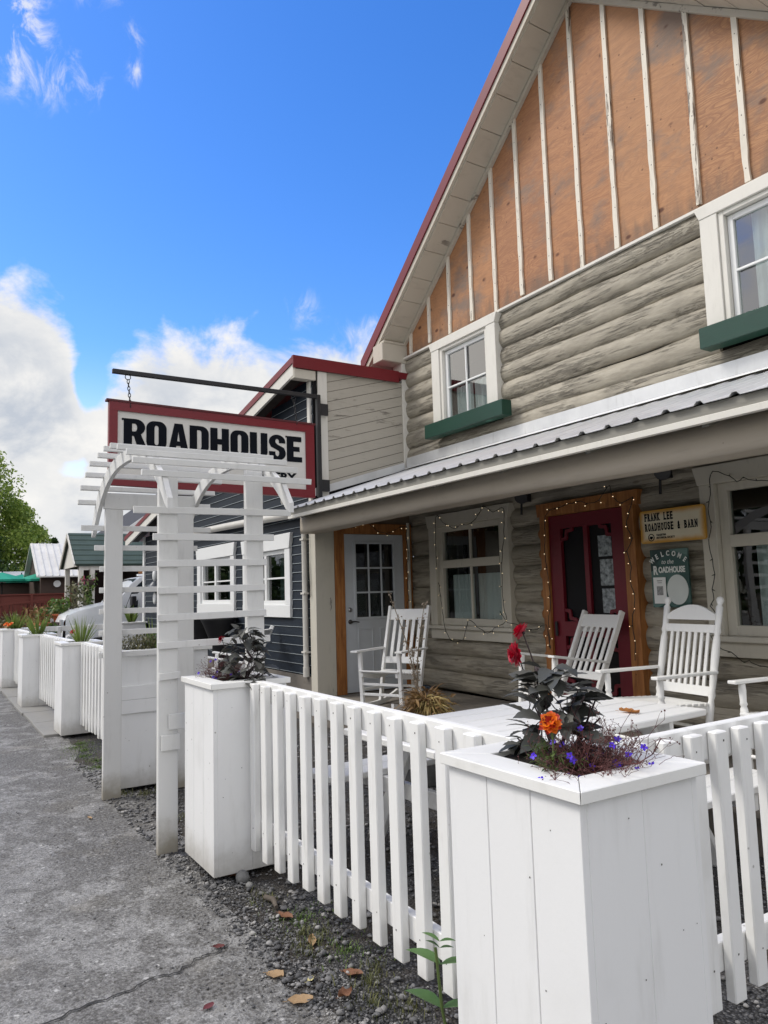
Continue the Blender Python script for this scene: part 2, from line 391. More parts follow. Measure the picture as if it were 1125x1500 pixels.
def siding_mat():
    m = Mt('dark_blue_siding'); g = m.noise(m.co((1.2,10,14),False), 3, 5, 0.6)
    m.color(m.ramp(g, [(0.3,C(20,28,38)),(0.75,C(32,42,54))])).rough(0.6).spec(0.25).bump(g, 0.12, 0.004); return m.mat
SIDING = siding_mat()
LAP = plain('pale_lap_edge', C(150,158,162), 0.6, 0.15)
def stained():
    m = Mt('stained_pine'); g = m.noise(m.co((9,9,1.1)), 2.6, 6, 0.62, 0.5)
    c = m.ramp(g, [(0.28,C(118,72,36)),(0.5,C(158,102,52)),(0.75,C(182,128,74))]); k = m.voro(m.co(), 4.2)
    c = m.mix(m.rng(k,0.015,0.06,0.8,0), c, C(84,44,20)); m.color(c).rough(0.5).bump(g,0.1,0.003); return m.mat
PINE = stained()

def asphalt_mat():
    m = Mt('worn_asphalt'); p = m.pos(); x, y, z = m.sep(p)[:3]
    big = m.noise(p, 0.75, 5, 0.6); med = m.noise(p, 6.0, 9, 0.72); fine = m.noise(p, 60, 5, 0.75)
    g1 = m.sep(m.voro(p, 170, 'Color'))[0]; g2 = m.sep(m.voro(p, 68, 'Color'))[1]
    c = m.ramp(med, [(0.28,(0.18,0.177,0.17)),(0.5,(0.275,0.271,0.262)),(0.72,(0.37,0.365,0.352))])
    c = m.mix(m.rng(g1,0.55,1.0,0,0.55), c, (0.46,0.455,0.44)); c = m.mix(m.rng(g1,0.0,0.4,0.6,0), c, (0.085,0.084,0.082))
    c = m.mix(m.rng(g2,0.80,0.96,0,0.62), c, (0.10,0.098,0.095)); c = m.mix(m.rng(g2,0.0,0.035,0.8,0), c, (0.60,0.59,0.57))
    c = m.mix(m.rng(m.noise(p,1.7,4,0.6),0.56,0.68,0,0.30), c, (0.30,0.275,0.225))
    # ragged dark stains, thicker toward the fence
    edge = m.math('MULTIPLY', m.rng(y,-0.3,1.25), 0.115); msk = m.math('MULTIPLY', m.math('SUBTRACT', big, 0.5), 0.35)
    sf = m.math('ADD', m.math('ADD', m.noise(p, 4.2, 11, 0.74, 0.3), edge), msk)
    st = m.math('MULTIPLY', m.rng(sf,0.535,0.615), m.rng(fine,0.36,0.58,1.0,0.30))
    c = m.mix(m.math('MULTIPLY', st, m.rng(y,-0.2,1.05,0.50,0.95)), c, (0.055,0.050,0.043))
    h = m.math('ADD', m.math('MULTIPLY', fine, 0.7), m.math('MULTIPLY', g1, 0.55)); h = m.math('ADD', h, m.math('MULTIPLY', med, 1.1))
    m.color(c).rough(0.85).bump(h, 0.85, 0.014); return m.mat
ASPHALT = asphalt_mat()
def gravel_mat():
    m = Mt('dark_gravel_dirt'); p = m.pos(); cell = m.voro(p, 85, 'Color'); d = m.voro(p, 85, 'Distance'); g = m.sep(cell)[0]; n = m.noise(p, 2.2, 5, 0.6)
    c = m.ramp(g, [(0.0,(0.035,0.035,0.036)),(0.5,(0.085,0.085,0.088)),(0.9,(0.17,0.17,0.17)),(1.0,(0.32,0.31,0.30))])
    c = m.mix(m.rng(d,0.25,0.75,0,0.8), c, (0.02,0.019,0.017)); c = m.mix(m.rng(n,0.42,0.60,0,0.8), c, (0.060,0.048,0.034))
    m.color(c).rough(0.85).bump(m.math('MULTIPLY', d, -1.0), 0.9, 0.02); return m.mat
GRAVEL = gravel_mat()
def ground_mat():
    m = Mt('field_ground'); p = m.pos(); n = m.noise(p, 0.35, 6, 0.6)
    m.color(m.ramp(n, [(0.35,(0.07,0.085,0.035)),(0.65,(0.13,0.12,0.08))])).rough(0.9); return m.mat
FIELD = ground_mat()
def stone_mat():
    m = Mt('grey_pebbles'); oi = m.n('ShaderNodeObjectInfo'); p = m.pos(); c = m.sep(m.voro(p, 30, 'Color'))[0]
    m.color(m.ramp(c, [(0.0,(0.05,0.05,0.052)),(0.5,(0.12,0.12,0.122)),(0.85,(0.21,0.205,0.2)),(1.0,(0.38,0.37,0.35))])).rough(0.8).bump(m.noise(p,70,3),0.3,0.004); return m.mat
PEBBLE = stone_mat()
SLAB = paint('pale_concrete_slab', (0.25,0.245,0.23), dirt=(0.16,0.15,0.14), amt=0.6, rough=0.85, grain=(3,3,3), knots=False)
def leafm(name, a, b, rough=0.55, trans=0.25, scale=14, back=None):
    m = Mt(name); g = m.n('ShaderNodeNewGeometry'); rnd = g.outputs['Random Per Island']
    n = m.noise(m.pos(), scale, 3, 0.6); f = m.math('ADD', m.math('MULTIPLY', rnd, 0.6), m.math('MULTIPLY', n, 0.4))
    m.color(m.ramp(f, [(0.2,a),(0.8,b)])).rough(rough)
    if trans:
        tl = m.n('ShaderNodeBsdfTranslucent'); m.nt.links.new(m.b.inputs['Base Color'].links[0].from_socket, tl.inputs['Color'])
        mx = m.n('ShaderNodeMixShader', None, _0=trans, _1=m.b.outputs[0], _2=tl.outputs[0]); m.nt.links.new(mx.outputs[0], m.out.inputs['Surface'])
    return m.mat
DAHLIA = leafm('bronze_dahlia_leaf', C(44,48,44), C(98,98,92), 0.55, 0.10)
STEM = plain('dark_stem', C(44,28,30), 0.5, 0.2)
GSTEM = plain('green_stem', C(86,104,52), 0.6, 0.2)
REDP = leafm('crimson_petal', C(150,4,36), C(205,18,58), 0.5, 0.15)
ORANGEP = leafm('marigold_petal_orange', C(205,70,8), C(250,140,20), 0.5, 0.15)
REDORP = leafm('marigold_petal_red', C(140,14,6), C(185,40,10), 0.5, 0.1)
BLUEP = leafm('blue_lobelia_petal', C(48,14,170), C(84,40,220), 0.5, 0.15)
LOBST = plain('lobelia_stem', C(92,52,50), 0.6, 0.35, 20)
FEATHER = leafm('marigold_foliage', C(48,62,28), C(92,110,52), 0.55, 0.15)
GRASSL = leafm('grass_blade', C(84,110,44), C(146,162,84), 0.5, 0.25)
DRYG = leafm('dry_grass', C(120,100,56), C(176,156,98), 0.7, 0.2)
DRYB = leafm('dry_brown_foliage', C(92,68,42), C(150,118,72), 0.7, 0.15)
WEED = leafm('weed_leaf', C(58,92,44), C(98,132,74), 0.45, 0.2)
HEATH = leafm('grey_green_bush', C(72,76,50), C(120,116,80), 0.6, 0.15)
BUSH = leafm('green_bush', C(56,84,34), C(112,136,62), 0.55, 0.2)
TREEL = leafm('tree_leaf', C(92,122,40), C(172,190,92), 0.55, 0.3, 0.6)
TREED = leafm('dark_tree_leaf', C(30,52,18), C(66,92,34), 0.6, 0.25, 0.5)
BARK = plain('bark', (0.09,0.075,0.06), 0.9, 0.3, 9, bump=0.5)
SOIL = plain('potting_soil', (0.018,0.014,0.011), 0.95, 0.4, 30, bump=0.8)
LEAFDRY = leafm('fallen_leaf_tan', C(128,98,66), C(178,150,112), 0.7, 0.1, 60)
LEAFBR = leafm('fallen_leaf_brown', C(92,58,42), C(140,98,70), 0.7, 0.1, 60)
LEAFOR = leafm('fallen_leaf_orange', C(150,92,40), C(184,126,66), 0.7, 0.1, 60)
TERRA = plain('terracotta', C(176,92,54), 0.7, 0.15)
# ------------------------------------------------------------------ the setting
def sheet(name, x0, x1, y0, y1, z, mat, nx=1, ny=1, fn=None):
    mb = MB(); vs = []; fs = []
    for j in range(ny+1):
        for i in range(nx+1):
            x = x0+(x1-x0)*i/nx; y = y0+(y1-y0)*j/ny
            p = (x, y, z)
            if fn: p = fn(i, j, x, y, z)
            vs.append(p)
    for j in range(ny):
        for i in range(nx):
            a = j*(nx+1)+i; fs.append((a, a+1, a+nx+2, a+nx+1))
    mb.add(vs, fs); o = mb.build(name, mat, at=(0,0,0)); return tag(o, kind='structure')
sheet('ground', -900, 900, -900, 900, -0.012, FIELD)
sheet('gravel_yard', -19, 4.0, 0.9, 6.0, -0.006, GRAVEL)
sheet('parking_gravel', -60, -17, 1.0, 30, -0.0085, GRAVEL)
def road_edge(i, j, x, y, z):
    if j == 4: y = 1.30 + 0.13*max(0,min(1,(-3.3-x)/0.8)) - 0.10*max(0,min(1,(x+3.2)/0.8)) + 0.07*math.sin(x*1.9)+0.05*math.sin(x*5.3+1)+random.uniform(-0.05,0.05); z = -0.003
    return (x, y, z)
sheet('road', -70, 14, -9, 1.2, 0.0, ASPHALT, 260, 4, road_edge)
sheet('far_verge', -70, 14, -16, -9, -0.004, FIELD)
# a jagged crack in the asphalt
cr = [(-3.04,0.36),(-3.09,0.55),(-3.12,0.74),(-3.16,0.83),(-3.15,0.93),(-3.20,1.02),(-3.21,1.10),(-3.27,1.20)]
mb = MB(); pts = []
for (ax, ay), (bx, by) in zip(cr[:-1], cr[1:]):
    for k in range(6):
        t = k/6; pts.append((ax+(bx-ax)*t+random.uniform(-.016,.016), ay+(by-ay)*t))
vs = []; fs = []
for i, (x, y) in enumerate(pts):
    w = random.uniform(.0025,.0075)
    vs += [(x-w, y, 0.0035), (x+w, y, 0.0035)]
for i in range(len(pts)-1): fs.append((2*i, 2*i+1, 2*i+3, 2*i+2))
mb.add(vs, fs); tag(mb.build('road_crack', plain('crack_dark', (0.03,0.03,0.03), 0.95, 0.3, 30), at=(0,0,0)), kind='structure')
# pale slabs along the kerb further down the street
mb = MB()
for k in range(22):
    x0 = -9.15-1.0*k-0.98; x1 = x0+0.98
    y0 = 1.225+0.010*math.sin(k*2.1); mb.box(x0, x1, y0, 1.62, 0.0-0.02, 0.028+0.004*math.sin(k*3.3))
tag(mb.build('kerb_slabs', SLAB, at=(0,0,0), bevel=0.006), kind='structure')
# porch floor and the low deck before the blue house
mb = MB(); 
for k in range(14): mb.box(-8.5, -1.4, 3.95+0.132*k, 3.95+0.132*k+0.126, 0.165, 0.2)
mb.box(-8.5, -1.4, 3.955, 5.8, -0.02, 0.164)
tag(mb.build('porch_floor', OLDWOOD, at=(0,0,0)), kind='structure')

# loose stones
def stones(name, n, area, smin, smax, seed):
    r = np.random.default_rng(seed)
    base = np.array([(1,0,0),(-1,0,0),(0,1,0),(0,-1,0),(0,0,1),(0,0,-1)], float)
    tri = np.array([(0,2,4),(2,1,4),(1,3,4),(3,0,4),(2,0,5),(1,2,5),(3,1,5),(0,3,5)])
    # subdivide once for rounder stones
    V = list(map(tuple, base)); cache = {}; T = []
    def mid(a, b):
        k = (min(a,b), max(a,b))
        if k not in cache:
            m_ = (np.array(V[a])+np.array(V[b])); m_ /= np.linalg.norm(m_); cache[k] = len(V); V.append(tuple(m_))
        return cache[k]
    for a, b, c in tri:
        ab, bc, ca = mid(a,b), mid(b,c), mid(c,a); T += [(a,ab,ca),(b,bc,ab),(c,ca,bc),(ab,bc,ca)]
    V = np.array(V); T = np.array(T); nv = len(V)
    P = area(r, n); n = len(P)
    s = smin*(smax/smin)**(r.random(n)**2.2)
    dim = np.stack([s*(0.8+0.6*r.random(n)), s*(0.7+0.4*r.random(n)), s*(0.4+0.35*r.random(n))], 1)
    a = r.random(n)*6.283; ca, sa = np.cos(a), np.sin(a)
    L = V[None]*(1+0.28*(r.random((n,nv,1))-0.5))*dim[:,None,:]
    X = L[:,:,0]*ca[:,None]-L[:,:,1]*sa[:,None]; Y = L[:,:,0]*sa[:,None]+L[:,:,1]*ca[:,None]
    W = np.stack([X+P[:,0:1], Y+P[:,1:2], L[:,:,2]+(dim[:,2:3]*0.45)], 2).reshape(-1,3)
    F = (T[None]+(np.arange(n)*nv)[:,None,None]).reshape(-1,3)
    return tag(mesh_np(name, W, F, PEBBLE), kind='stuff')
def yard(r, n):
    return np.stack([r.uniform(-7.5,-0.6,n), 1.25+r.random(n)**1.3*2.75], 1)
def verge(r, n):
    x = r.uniform(-4.6,-1.7,n); y = 1.46-np.abs(r.normal(0,0.11+0.06*np.clip((x+3.6)/1.2,0,1),n)); k = r.random(n) < 1.0
    return np.stack([x, y], 1)[k]
stones('yard_gravel', 9000, yard, 0.006, 0.018, 1)
stones('verge_gravel', 5200, verge, 0.002, 0.0075, 2)
stones('street_grit', 1400, lambda r, n: np.stack([r.uniform(-12,-1.5,n), 1.2-np.abs(r.normal(0,0.55,n))], 1), 0.002, 0.006, 3)
stones('kerb_gravel', 360, lambda r, n: np.stack([r.uniform(-9.2,-4.6,n), 1.52-np.abs(r.normal(0,0.12,n))], 1), 0.002, 0.008, 4)

DULLG = leafm('dull_short_grass', C(70,78,40), C(112,112,66), 0.6, 0.15)
# low grass and moss tufts
def tufts(name, spots, mat, h0, h1, per, spread, seed):
    r = np.random.default_rng(seed); V = []; F = []
    for (x, y) in spots:
        for _ in range(per):
            a = r.random()*6.283; d = spread*abs(r.normal(0,0.6)); bx, by = x+d*math.cos(a), y+d*math.sin(a)
            h = r.uniform(h0,h1); ln = r.uniform(0.2,1.1)*h; w = r.uniform(0.0012,0.0028); t = r.random()*6.283
            dx, dy = math.cos(t), math.sin(t); b = len(V)
            V += [(bx-dy*w,by+dx*w,0),(bx+dy*w,by-dx*w,0),(bx+dx*ln*0.4+dy*w*.8,by+dy*ln*0.4-dx*w*.8,h*0.65),(bx+dx*ln*0.4-dy*w*.8,by+dy*ln*0.4+dx*w*.8,h*0.65)]
            F.append((b,b+1,b+2,b+3)); b2 = len(V)
            V += [(bx+dx*ln,by+dy*ln,h*0.9)]*2; F.append((b+3,b+2,b2,b2+1))
    return tag(mesh_np(name, V, F, mat), kind='stuff')
tufts('verge_grass', [(-3.07,1.52),(-3.0,1.44),(-3.16,1.5),(-2.62,1.52),(-2.5,1.46),(-2.4,1.55),(-2.7,1.6),(-3.6,1.5),(-6.0,1.52),(-6.1,1.4),(-5.2,1.6)], DULLG, 0.006, 0.04, 90, 0.11, 5)
tufts('kerb_moss', [(-8.3,1.42),(-8.1,1.46),(-7.8,1.40),(-8.5,1.5),(-7.5,1.46),(-7.2,1.42),(-3.3,1.55),(-2.9,1.58)], BUSH, 0.004, 0.022, 260, 0.16, 6)
tufts('yard_grass', [(-1.2,2.3),(-1.15,2.6),(-1.3,2.9)], GRASSL, 0.01, 0.06, 120, 0.14, 8)
# ------------------------------------------------------------------ the log house
YW = 5.8
LH = thing('log_house', 'weathered grey log house with a bare plywood gable and red metal roof edge', 'house', (-5.1, 5.8, 0))
OPEN = [(-7.72,-6.50,3.55,4.76),(-3.70,-2.36,3.55,4.76),(-7.98,-6.44,0.98,2.40),(-5.86,-4.72,0.0,2.33),(-3.93,-2.30,0.98,2.42)]
def intervals(x0, x1, z, ops, pad=0.03):
    iv = [(x0, x1)]
    for a, b, c, d in ops:
        if c-pad < z < d+pad:
            nv = []
            for p, q in iv:
                if b <= p or a >= q: nv.append((p, q)); continue
                if a > p: nv.append((p, a))
                if b < q: nv.append((b, q))
            iv = nv
    return [i for i in iv if i[1]-i[0] > 0.04]
# logs
mb = MB(); bk = MB(); PITCH = 0.2165
for i in range(21):
    z = 0.335+PITCH*i
    ph = [random.uniform(0,6.28) for _ in range(6)]; base = random.uniform(0.112,0.124)
    for (a, b) in intervals(-8.5, -1.5, z, OPEN):
        n = max(2, int((b-a)/0.09)); vs = []; fs = []
        for k in range(n+1):
            x = a+(b-a)*k/n
            rr = base*(1+0.03*math.sin(x*1.1+ph[0])+0.022*math.sin(x*4.3+ph[1])+random.uniform(-.014,.014))
            dz = 0.010*math.sin(x*0.8+ph[2])+0.005*math.sin(x*3.1+ph[3]); dy = 0.010*math.sin(x*0.9+ph[4])
            for j in range(10):
                t = R_(-88+176*j/9)
                bump = 1+0.025*math.sin(x*7+j*2.1+ph[5])+random.uniform(-.012,.012)
                vs.append((x, YW+0.03+dy-math.cos(t)*rr*0.70*bump, z+dz+math.sin(t)*rr*bump))
        for k in range(n):
            for j in range(9): fs.append((k*10+j, (k+1)*10+j, (k+1)*10+j+1, k*10+j+1))
        mb.add(vs, fs, 0, True)
        mb.add(vs[:10], [tuple(range(10))], 0); mb.add(vs[-10:], [tuple(reversed(range(10)))], 0)
        bk.box(a, b, YW+0.05, YW+0.22, z-PITCH/2, z+PITCH/2)
mb.build('log_wall', LOG, LH); bk.build('wall_backing', plain('dark_chinking', C(72,66,58), 0.9, 0.3, 12), LH)
# near-black box behind the windows: unlit rooms' darkness put into its colour
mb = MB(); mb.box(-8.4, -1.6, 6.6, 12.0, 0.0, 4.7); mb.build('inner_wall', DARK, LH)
mb = MB(); mb.box(-1.5, -1.42, 5.86, 12.0, 0.0, 4.7); mb.box(-8.48, -8.4, 6.0, 12.0, 0.0, 4.7); mb.box(-8.48,-1.42,12.0,12.1,0,4.7); mb.build('side_wall', PALE, LH)
# plywood gable
XP = -5.09; ZP = 7.845; SL = 0.825
ru = lambda x: ZP-SL*abs(x-XP)
mb = MB(); mb.prism([(-8.75,YW-0.01,4.775),(-1.43,YW-0.01,4.775),(XP,YW-0.01,ZP+0.02)], (0,0.06,0)); mb.build('gable_panel', PLY, LH)
mb = MB(); mb.box(-8.5, -1.43, YW-0.075, YW-0.012, 4.752, 4.778); mb.build('drip_edge', CREAM_W, LH)
for k in range(-7, 8):
    x = -5.149+0.4575*k; zt = ru(x)-0.03
    if zt < 4.95: continue
    mb = MB(); zb = 4.80+random.choice([0,0.0,0.01,0.03]); lean = random.uniform(-.006,.006)
    n = 16; vs = []; fs = []; w = 0.026
    for i in range(n+1):
        z = zb+(zt-zb)*i/n; c = x+lean*(i/n)
        rag = (lambda: random.uniform(-.007,.004) if i < 6 else random.uniform(-.002,.0015))
        l, r = c-w+rag(), c+w+rag()
        vs += [(l,YW-0.012,z),(r,YW-0.012,z),(r,YW-0.036,z),(l,YW-0.036,z)]
    for i in range(n):
        for j in range(4): fs.append((i*4+j, i*4+(j+1)%4, (i+1)*4+(j+1)%4, (i+1)*4+j))
    fs += [(3,2,1,0), (n*4,n*4+1,n*4+2,n*4+3)]
    mb.add(vs, fs)
    mb.build_n = None
    zz = zb+0.12
    while zz < zt-0.05:
        e = 0.0045; q = x+lean*0.5+random.uniform(-.008,.008); mb.add([(q-e,YW-0.0368,zz-e),(q+e,YW-0.0368,zz-e),(q+e,YW-0.0368,zz+e),(q-e,YW-0.0368,zz+e)], [(0,1,2,3)], 1); zz += random.uniform(.16,.30)
    mb.build('batten', [BATTEN, NAIL], LH, fix=True)
# roof slabs: red metal edge, soffit boards, rake boards
def slope(sign, zoff0, zoff1, y0, y1, x0, x1):
    pts = []
    for x, dz in ((x0, zoff0), (x1, zoff0), (x1, zoff1), (x0, zoff1)):
        X = XP+sign*x; pts.append((X, y0, ZP-SL*x+dz))
    return pts, (0, y1-y0, 0)
for sg in (-1, 1):
    mb = MB(); p, v = slope(sg, 0.10, 0.285, 5.372, 12.4, 0.0, 3.98); mb.prism(p, v); mb.build('roof', REDMETAL, LH, fix=True)
    mb = MB(); p, v = slope(sg, 0.012, 0.098, 5.392, 5.43, 0.0, 3.93); mb.prism(p, v); mb.build('barge_board', SOFFIT, LH, fix=True)
    mb = MB(); L = 0.0; 
    while L < 3.9:
        e = min(L+random.choice([0.27,0.30,0.30,0.33]), 3.92)
        p, v = slope(sg, -0.008-random.uniform(0,0.006), 0.02, 5.431, 5.785, L+0.005, e-0.004); mb.prism(p, v); L = e
    mb.build('soffit', SOFFIT, LH, fix=True)
    mb = MB(); p, v = slope(sg, -0.085, -0.017, 5.745, 5.788, 0.0, 3.62); mb.prism(p, v); mb.build('rake_trim', SOFFIT, LH, fix=True)
mb = MB(); mb.box(-8.73, -8.475, 5.375, 5.83, 4.70, 4.955); mb.box(-8.735,-8.47,5.40,5.78,4.955,4.99); mb.build('purlin_end', SOFFIT, LH, bevel=0.008)
mb = MB(); mb.box(-8.72, -8.49, 5.70, 5.84, 3.10, 4.70); mb.build('corner_board', CREAM_W, LH, bevel=0.004)
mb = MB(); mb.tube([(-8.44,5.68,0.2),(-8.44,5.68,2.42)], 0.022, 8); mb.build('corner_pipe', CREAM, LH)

# porch roof
EY, EZ = 3.91, 2.552; WZ = 3.17
mb = MB(); prof = []; x = -8.49
while x < -1.4:
    prof += [(x,0),(x+0.085,0),(x+0.105,0.022),(x+0.135,0.022),(x+0.155,0)]; x += 0.229
vs = []
for (px, h) in prof: vs += [(px, EY-0.03, EZ+h-0.008), (px, YW-0.02, WZ+h), ]
fs = [(2*i, 2*i+2, 2*i+3, 2*i+1) for i in range(len(prof)-1)]
mb.add(vs, fs); pr = mb.build('porch_roof', CORR, LH)
md = pr.modifiers.new('thick', 'SOLIDIFY'); md.thickness = 0.004
mb = MB(); mb.prism([(-8.48,EY+0.02,EZ-0.03),(-8.48,YW-0.03,WZ-0.03),(-8.48,YW-0.03,WZ-0.05),(-8.48,EY+0.02,EZ-0.05)], (7.08,0,0)); mb.build('porch_ceiling', plain('dark_ceiling_board', C(92,84,72), 0.8, 0.2), LH, fix=True)
mb = MB(); mb.prism([(-8.46,5.745,WZ+0.03),(-8.46,5.70,WZ+0.03),(-8.46,5.68,WZ-0.0),(-8.46,5.70,WZ+0.155),(-8.46,5.745,WZ+0.16)][0:1]+[(-8.46,5.60,WZ-0.02),(-8.46,5.605,WZ-0.012),(-8.46,5.712,WZ+0.03),(-8.46,5.712,WZ+0.16),(-8.46,5.745,WZ+0.16)], (7.05,0,0)); mb.build('flashing', CORR, LH, fix=True)
mb = MB(); mb.box(-8.47, -1.4, EY, EY+0.03, EZ-0.077, EZ-0.010); mb.build('fascia', RAWGREY, LH)
mb = MB(); mb.box(-8.475, -1.395, EY-0.012, EY+0.028, EZ-0.122, EZ-0.079); mb.build('fascia_trim', CREAM_W, LH, bevel=0.003)
# log beam on its post
mb = MB(); vs = []; fs = []; n = 70; NJ = 16
for k in range(n+1):
    x = -8.46+7.06*k/n
    for j in range(NJ):
        t = 2*math.pi*(j+.5*0)/NJ; sq = 1/max(abs(math.cos(t)),abs(math.sin(t)))**0.97
        r = 0.108*sq*(1+0.03*math.sin(x*2.3+j)+random.uniform(-.015,.015))
        vs.append((x, 4.17+math.cos(t)*r, 2.365+0.01*math.sin(x*0.9)+math.sin(t)*r))
for k in range(n):
    for j in range(NJ): fs.append((k*NJ+j, (k+1)*NJ+j, (k+1)*NJ+(j+1)%NJ, k*NJ+(j+1)%NJ))
mb.add(vs, fs, 0, True); mb.add(vs[:NJ], [tuple(range(NJ))]); mb.add(vs[-NJ:], [tuple(reversed(range(NJ)))])
mb.build('porch_beam', BEAMM, LH, fix=True)
for x in (-1.55,):
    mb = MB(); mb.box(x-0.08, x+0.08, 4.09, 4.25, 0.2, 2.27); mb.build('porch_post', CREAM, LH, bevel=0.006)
for k in range(8):
    x = -8.2+0.92*k; mb = MB(); mb.prism([(x,EY+0.04,EZ-0.055),(x,YW-0.05,WZ-0.06),(x,YW-0.05,WZ-0.17),(x,EY+0.04,EZ-0.135)], (0.045,0,0)); mb.build('rafter', RAWGREY, LH, fix=True)
# cable along the wall head
mb = MB(); mb.tube([(-8.3,5.66,2.52)]+[(-8.0+0.5*k,5.66,2.535-0.025*math.sin(k*1.3)**2) for k in range(13)], 0.007, 5); mb.build('cable', BLACKM, LH)

# windows of the log house
def upper_window(x0, x1, zs, zh):
    """outer casing x0..x1, sill zs, head zh"""
    mb = MB(); y0, y1 = YW-0.115, YW+0.05; cw = 0.165
    mb.box(x0, x0+cw, y0, y1, zs, zh-0.11); mb.box(x1-cw, x1, y0, y1, zs, zh-0.11)
    mb.prism([(x0,y0-0.006,zh-0.11),(x1,y0-0.006,zh-0.11),(x1+0.045,y0-0.006,zh),(x0-0.045,y0-0.006,zh)], (0,0.17,0))
    mb.box(x0, x1, y0, y1, zs-0.03, zs-0.0005)
    # inner return bead
    b = 0.05
    mb.box(x0+cw, x0+cw+b, y0+0.018, y1, zs, zh-0.11); mb.box(x1-cw-b, x1-cw, y0+0.018, y1, zs, zh-0.11); mb.box(x0+cw+b, x1-cw-b, y0+0.018, y1, zh-0.15, zh-0.11)
    w = mb.build('window', CREAM_W, LH, bevel=0.004, fix=True)
    a, c, d, e = x0+cw+b+0.004, x1-cw-b-0.004, zs, zh-0.155
    mb = MB(); f = 0.05; y = YW-0.05
    mb.box(a, a+f, y, y+0.05, d, e); mb.box(c-f, c, y, y+0.05, d, e); mb.box(a+f, c-f, y, y+0.05, e-f, e); mb.box(a+f, c-f, y, y+0.05, d, d+f)
    xm, zm = (a+c)/2, (d+e)/2+0.01
    mb.box(xm-0.011, xm+0.011, y-0.004, y+0.02, d+f, e-f); mb.box(a+f, xm-0.011, y-0.004, y+0.02, zm-0.011, zm+0.011); mb.box(xm+0.011, c-f, y-0.004, y+0.02, zm-0.011, zm+0.011)
    mb.build('sash', WINW, w, bevel=0.003)
    mb = MB(); mb.box(a+f-0.004, c-f+0.004, y+0.024, y+0.028, d+f-0.004, e-f+0.004); mb.build('pane', GLASS_UP, w)
    return w, a, c, d, e
def curtain(w, x0, x1, z0, z1, y, folds, amp=0.018):
    n = folds*8; vs = []; fs = []
    for k in range(n+1):
        t = k/n; x = x0+(x1-x0)*t; yy = y+amp*math.sin(t*folds*6.283+1)+amp*0.4*math.sin(t*folds*15)
        vs += [(x, yy, z0+0.006*math.sin(t*folds*6.283)), (x, yy*0.7+y*0.3, z1)]
    for k in range(n): fs.append((2*k, 2*k+2, 2*k+3, 2*k+1))
    mb = MB(); mb.add(vs, fs, 0, True); return mb.build('curtain', CURTAIN, w)
w, a, c, d, e = upper_window(-7.76, -6.47, 3.58, 4.745)
curtain(w, a+0.08, a+0.42, d, e-0.50, YW+0.05, 4); curtain(w, a+0.45, c-0.05, d+0.0, e-0.5, YW+0.05, 3)
w, a, c, d, e = upper_window(-3.735, -2.42, 3.58, 4.745)
curtain(w, a+0.15, a+0.42, d, e-0.02, YW+0.05, 3); curtain(w, c-0.3, c-0.02, d, e-0.02, YW+0.05, 3)
# green planter boxes under the upper windows
for x0, x1 in ((-7.78,-6.255),(-3.73,-2.2)):
    mb = MB(); mb.box(x0, x1, 5.55, 5.70, 3.455, 3.635); mb.build('window_box', GREENP, LH, bevel=0.005)

def lower_window(x0, x1, zs, zh, right=False):
    mb = MB(); y0, y1 = YW-0.10, YW+0.06; cw = 0.17
    mb.box(x0+0.03, x0+cw, y0, y1, zs+0.06, zh-0.16); mb.box(x1-cw, x1-0.03, y0, y1, zs+0.06, zh-0.16)
    mb.prism([(x0+0.02,y0-0.008,zh-0.16),(x1-0.02,y0-0.008,zh-0.16),(x1+0.02,y0-0.008,zh),(x0-0.02,y0-0.008,zh)], (0,0.16,0))
    mb.box(x0-0.02, x1+0.02, y0-0.05, y1, zs+0.015, zs+0.06); mb.box(x0+0.03, x1-0.03, y0-0.004, y1, zs-0.11, zs+0.014)
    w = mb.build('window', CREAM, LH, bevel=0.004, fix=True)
    a, c, d, e = x0+cw+0.001, x1-cw-0.001, zs+0.061, zh-0.161
    mb = MB(); y = YW-0.045; f = 0.085
    mb.box(a, a+f, y, y+0.07, d, e); mb.box(c-f, c, y, y+0.07, d, e); mb.box(a+f, c-f, y, y+0.07, e-f*0.8, e); mb.box(a+f, c-f, y, y+0.07, d, d+f)
    zm = d+(e-d)*0.615; mb.box(a+f, c-f, y-0.012, y+0.06, zm-0.05, zm+0.05)
    xm = (a+c)/2
    if not right:
        mb.box(xm-0.015, xm+0.015, y+0.01, y+0.04, d+f, zm-0.05); mb.box(xm-0.015, xm+0.015, y+0.01, y+0.04, zm+0.05, e-f*0.8)
    mb.build('sash', CREAM, w, bevel=0.004)
    mb = MB(); mb.box(a+f-0.004, c-f+0.004, y+0.042, y+0.046, d+f-0.004, zm-0.046); mb.box(a+f-0.004, c-f+0.004, y+0.042, y+0.046, zm+0.046, e-f*0.8+0.004); mb.build('pane', GLASS, w)
    return w, a+f, c-f, d+f, zm
w, a, c, d, zm = lower_window(-8.02, -6.395, 0.985, 2.465)
curtain(w, a+0.10, (a+c)/2-0.03, d-0.04, zm-0.14, YW+0.035, 6, 0.010); curtain(w, (a+c)/2+0.05, c-0.02, d-0.04, zm-0.14, YW+0.035, 6, 0.010)
w, a, c, d, zm = lower_window(-3.975, -2.26, 0.985, 2.485, True)
curtain(w, a+0.16, a+0.5, d-0.04, zm+0.0, YW+0.05, 4, 0.012); curtain(w, c-0.45, c-0.06, d-0.04, zm, YW+0.05, 4, 0.014)

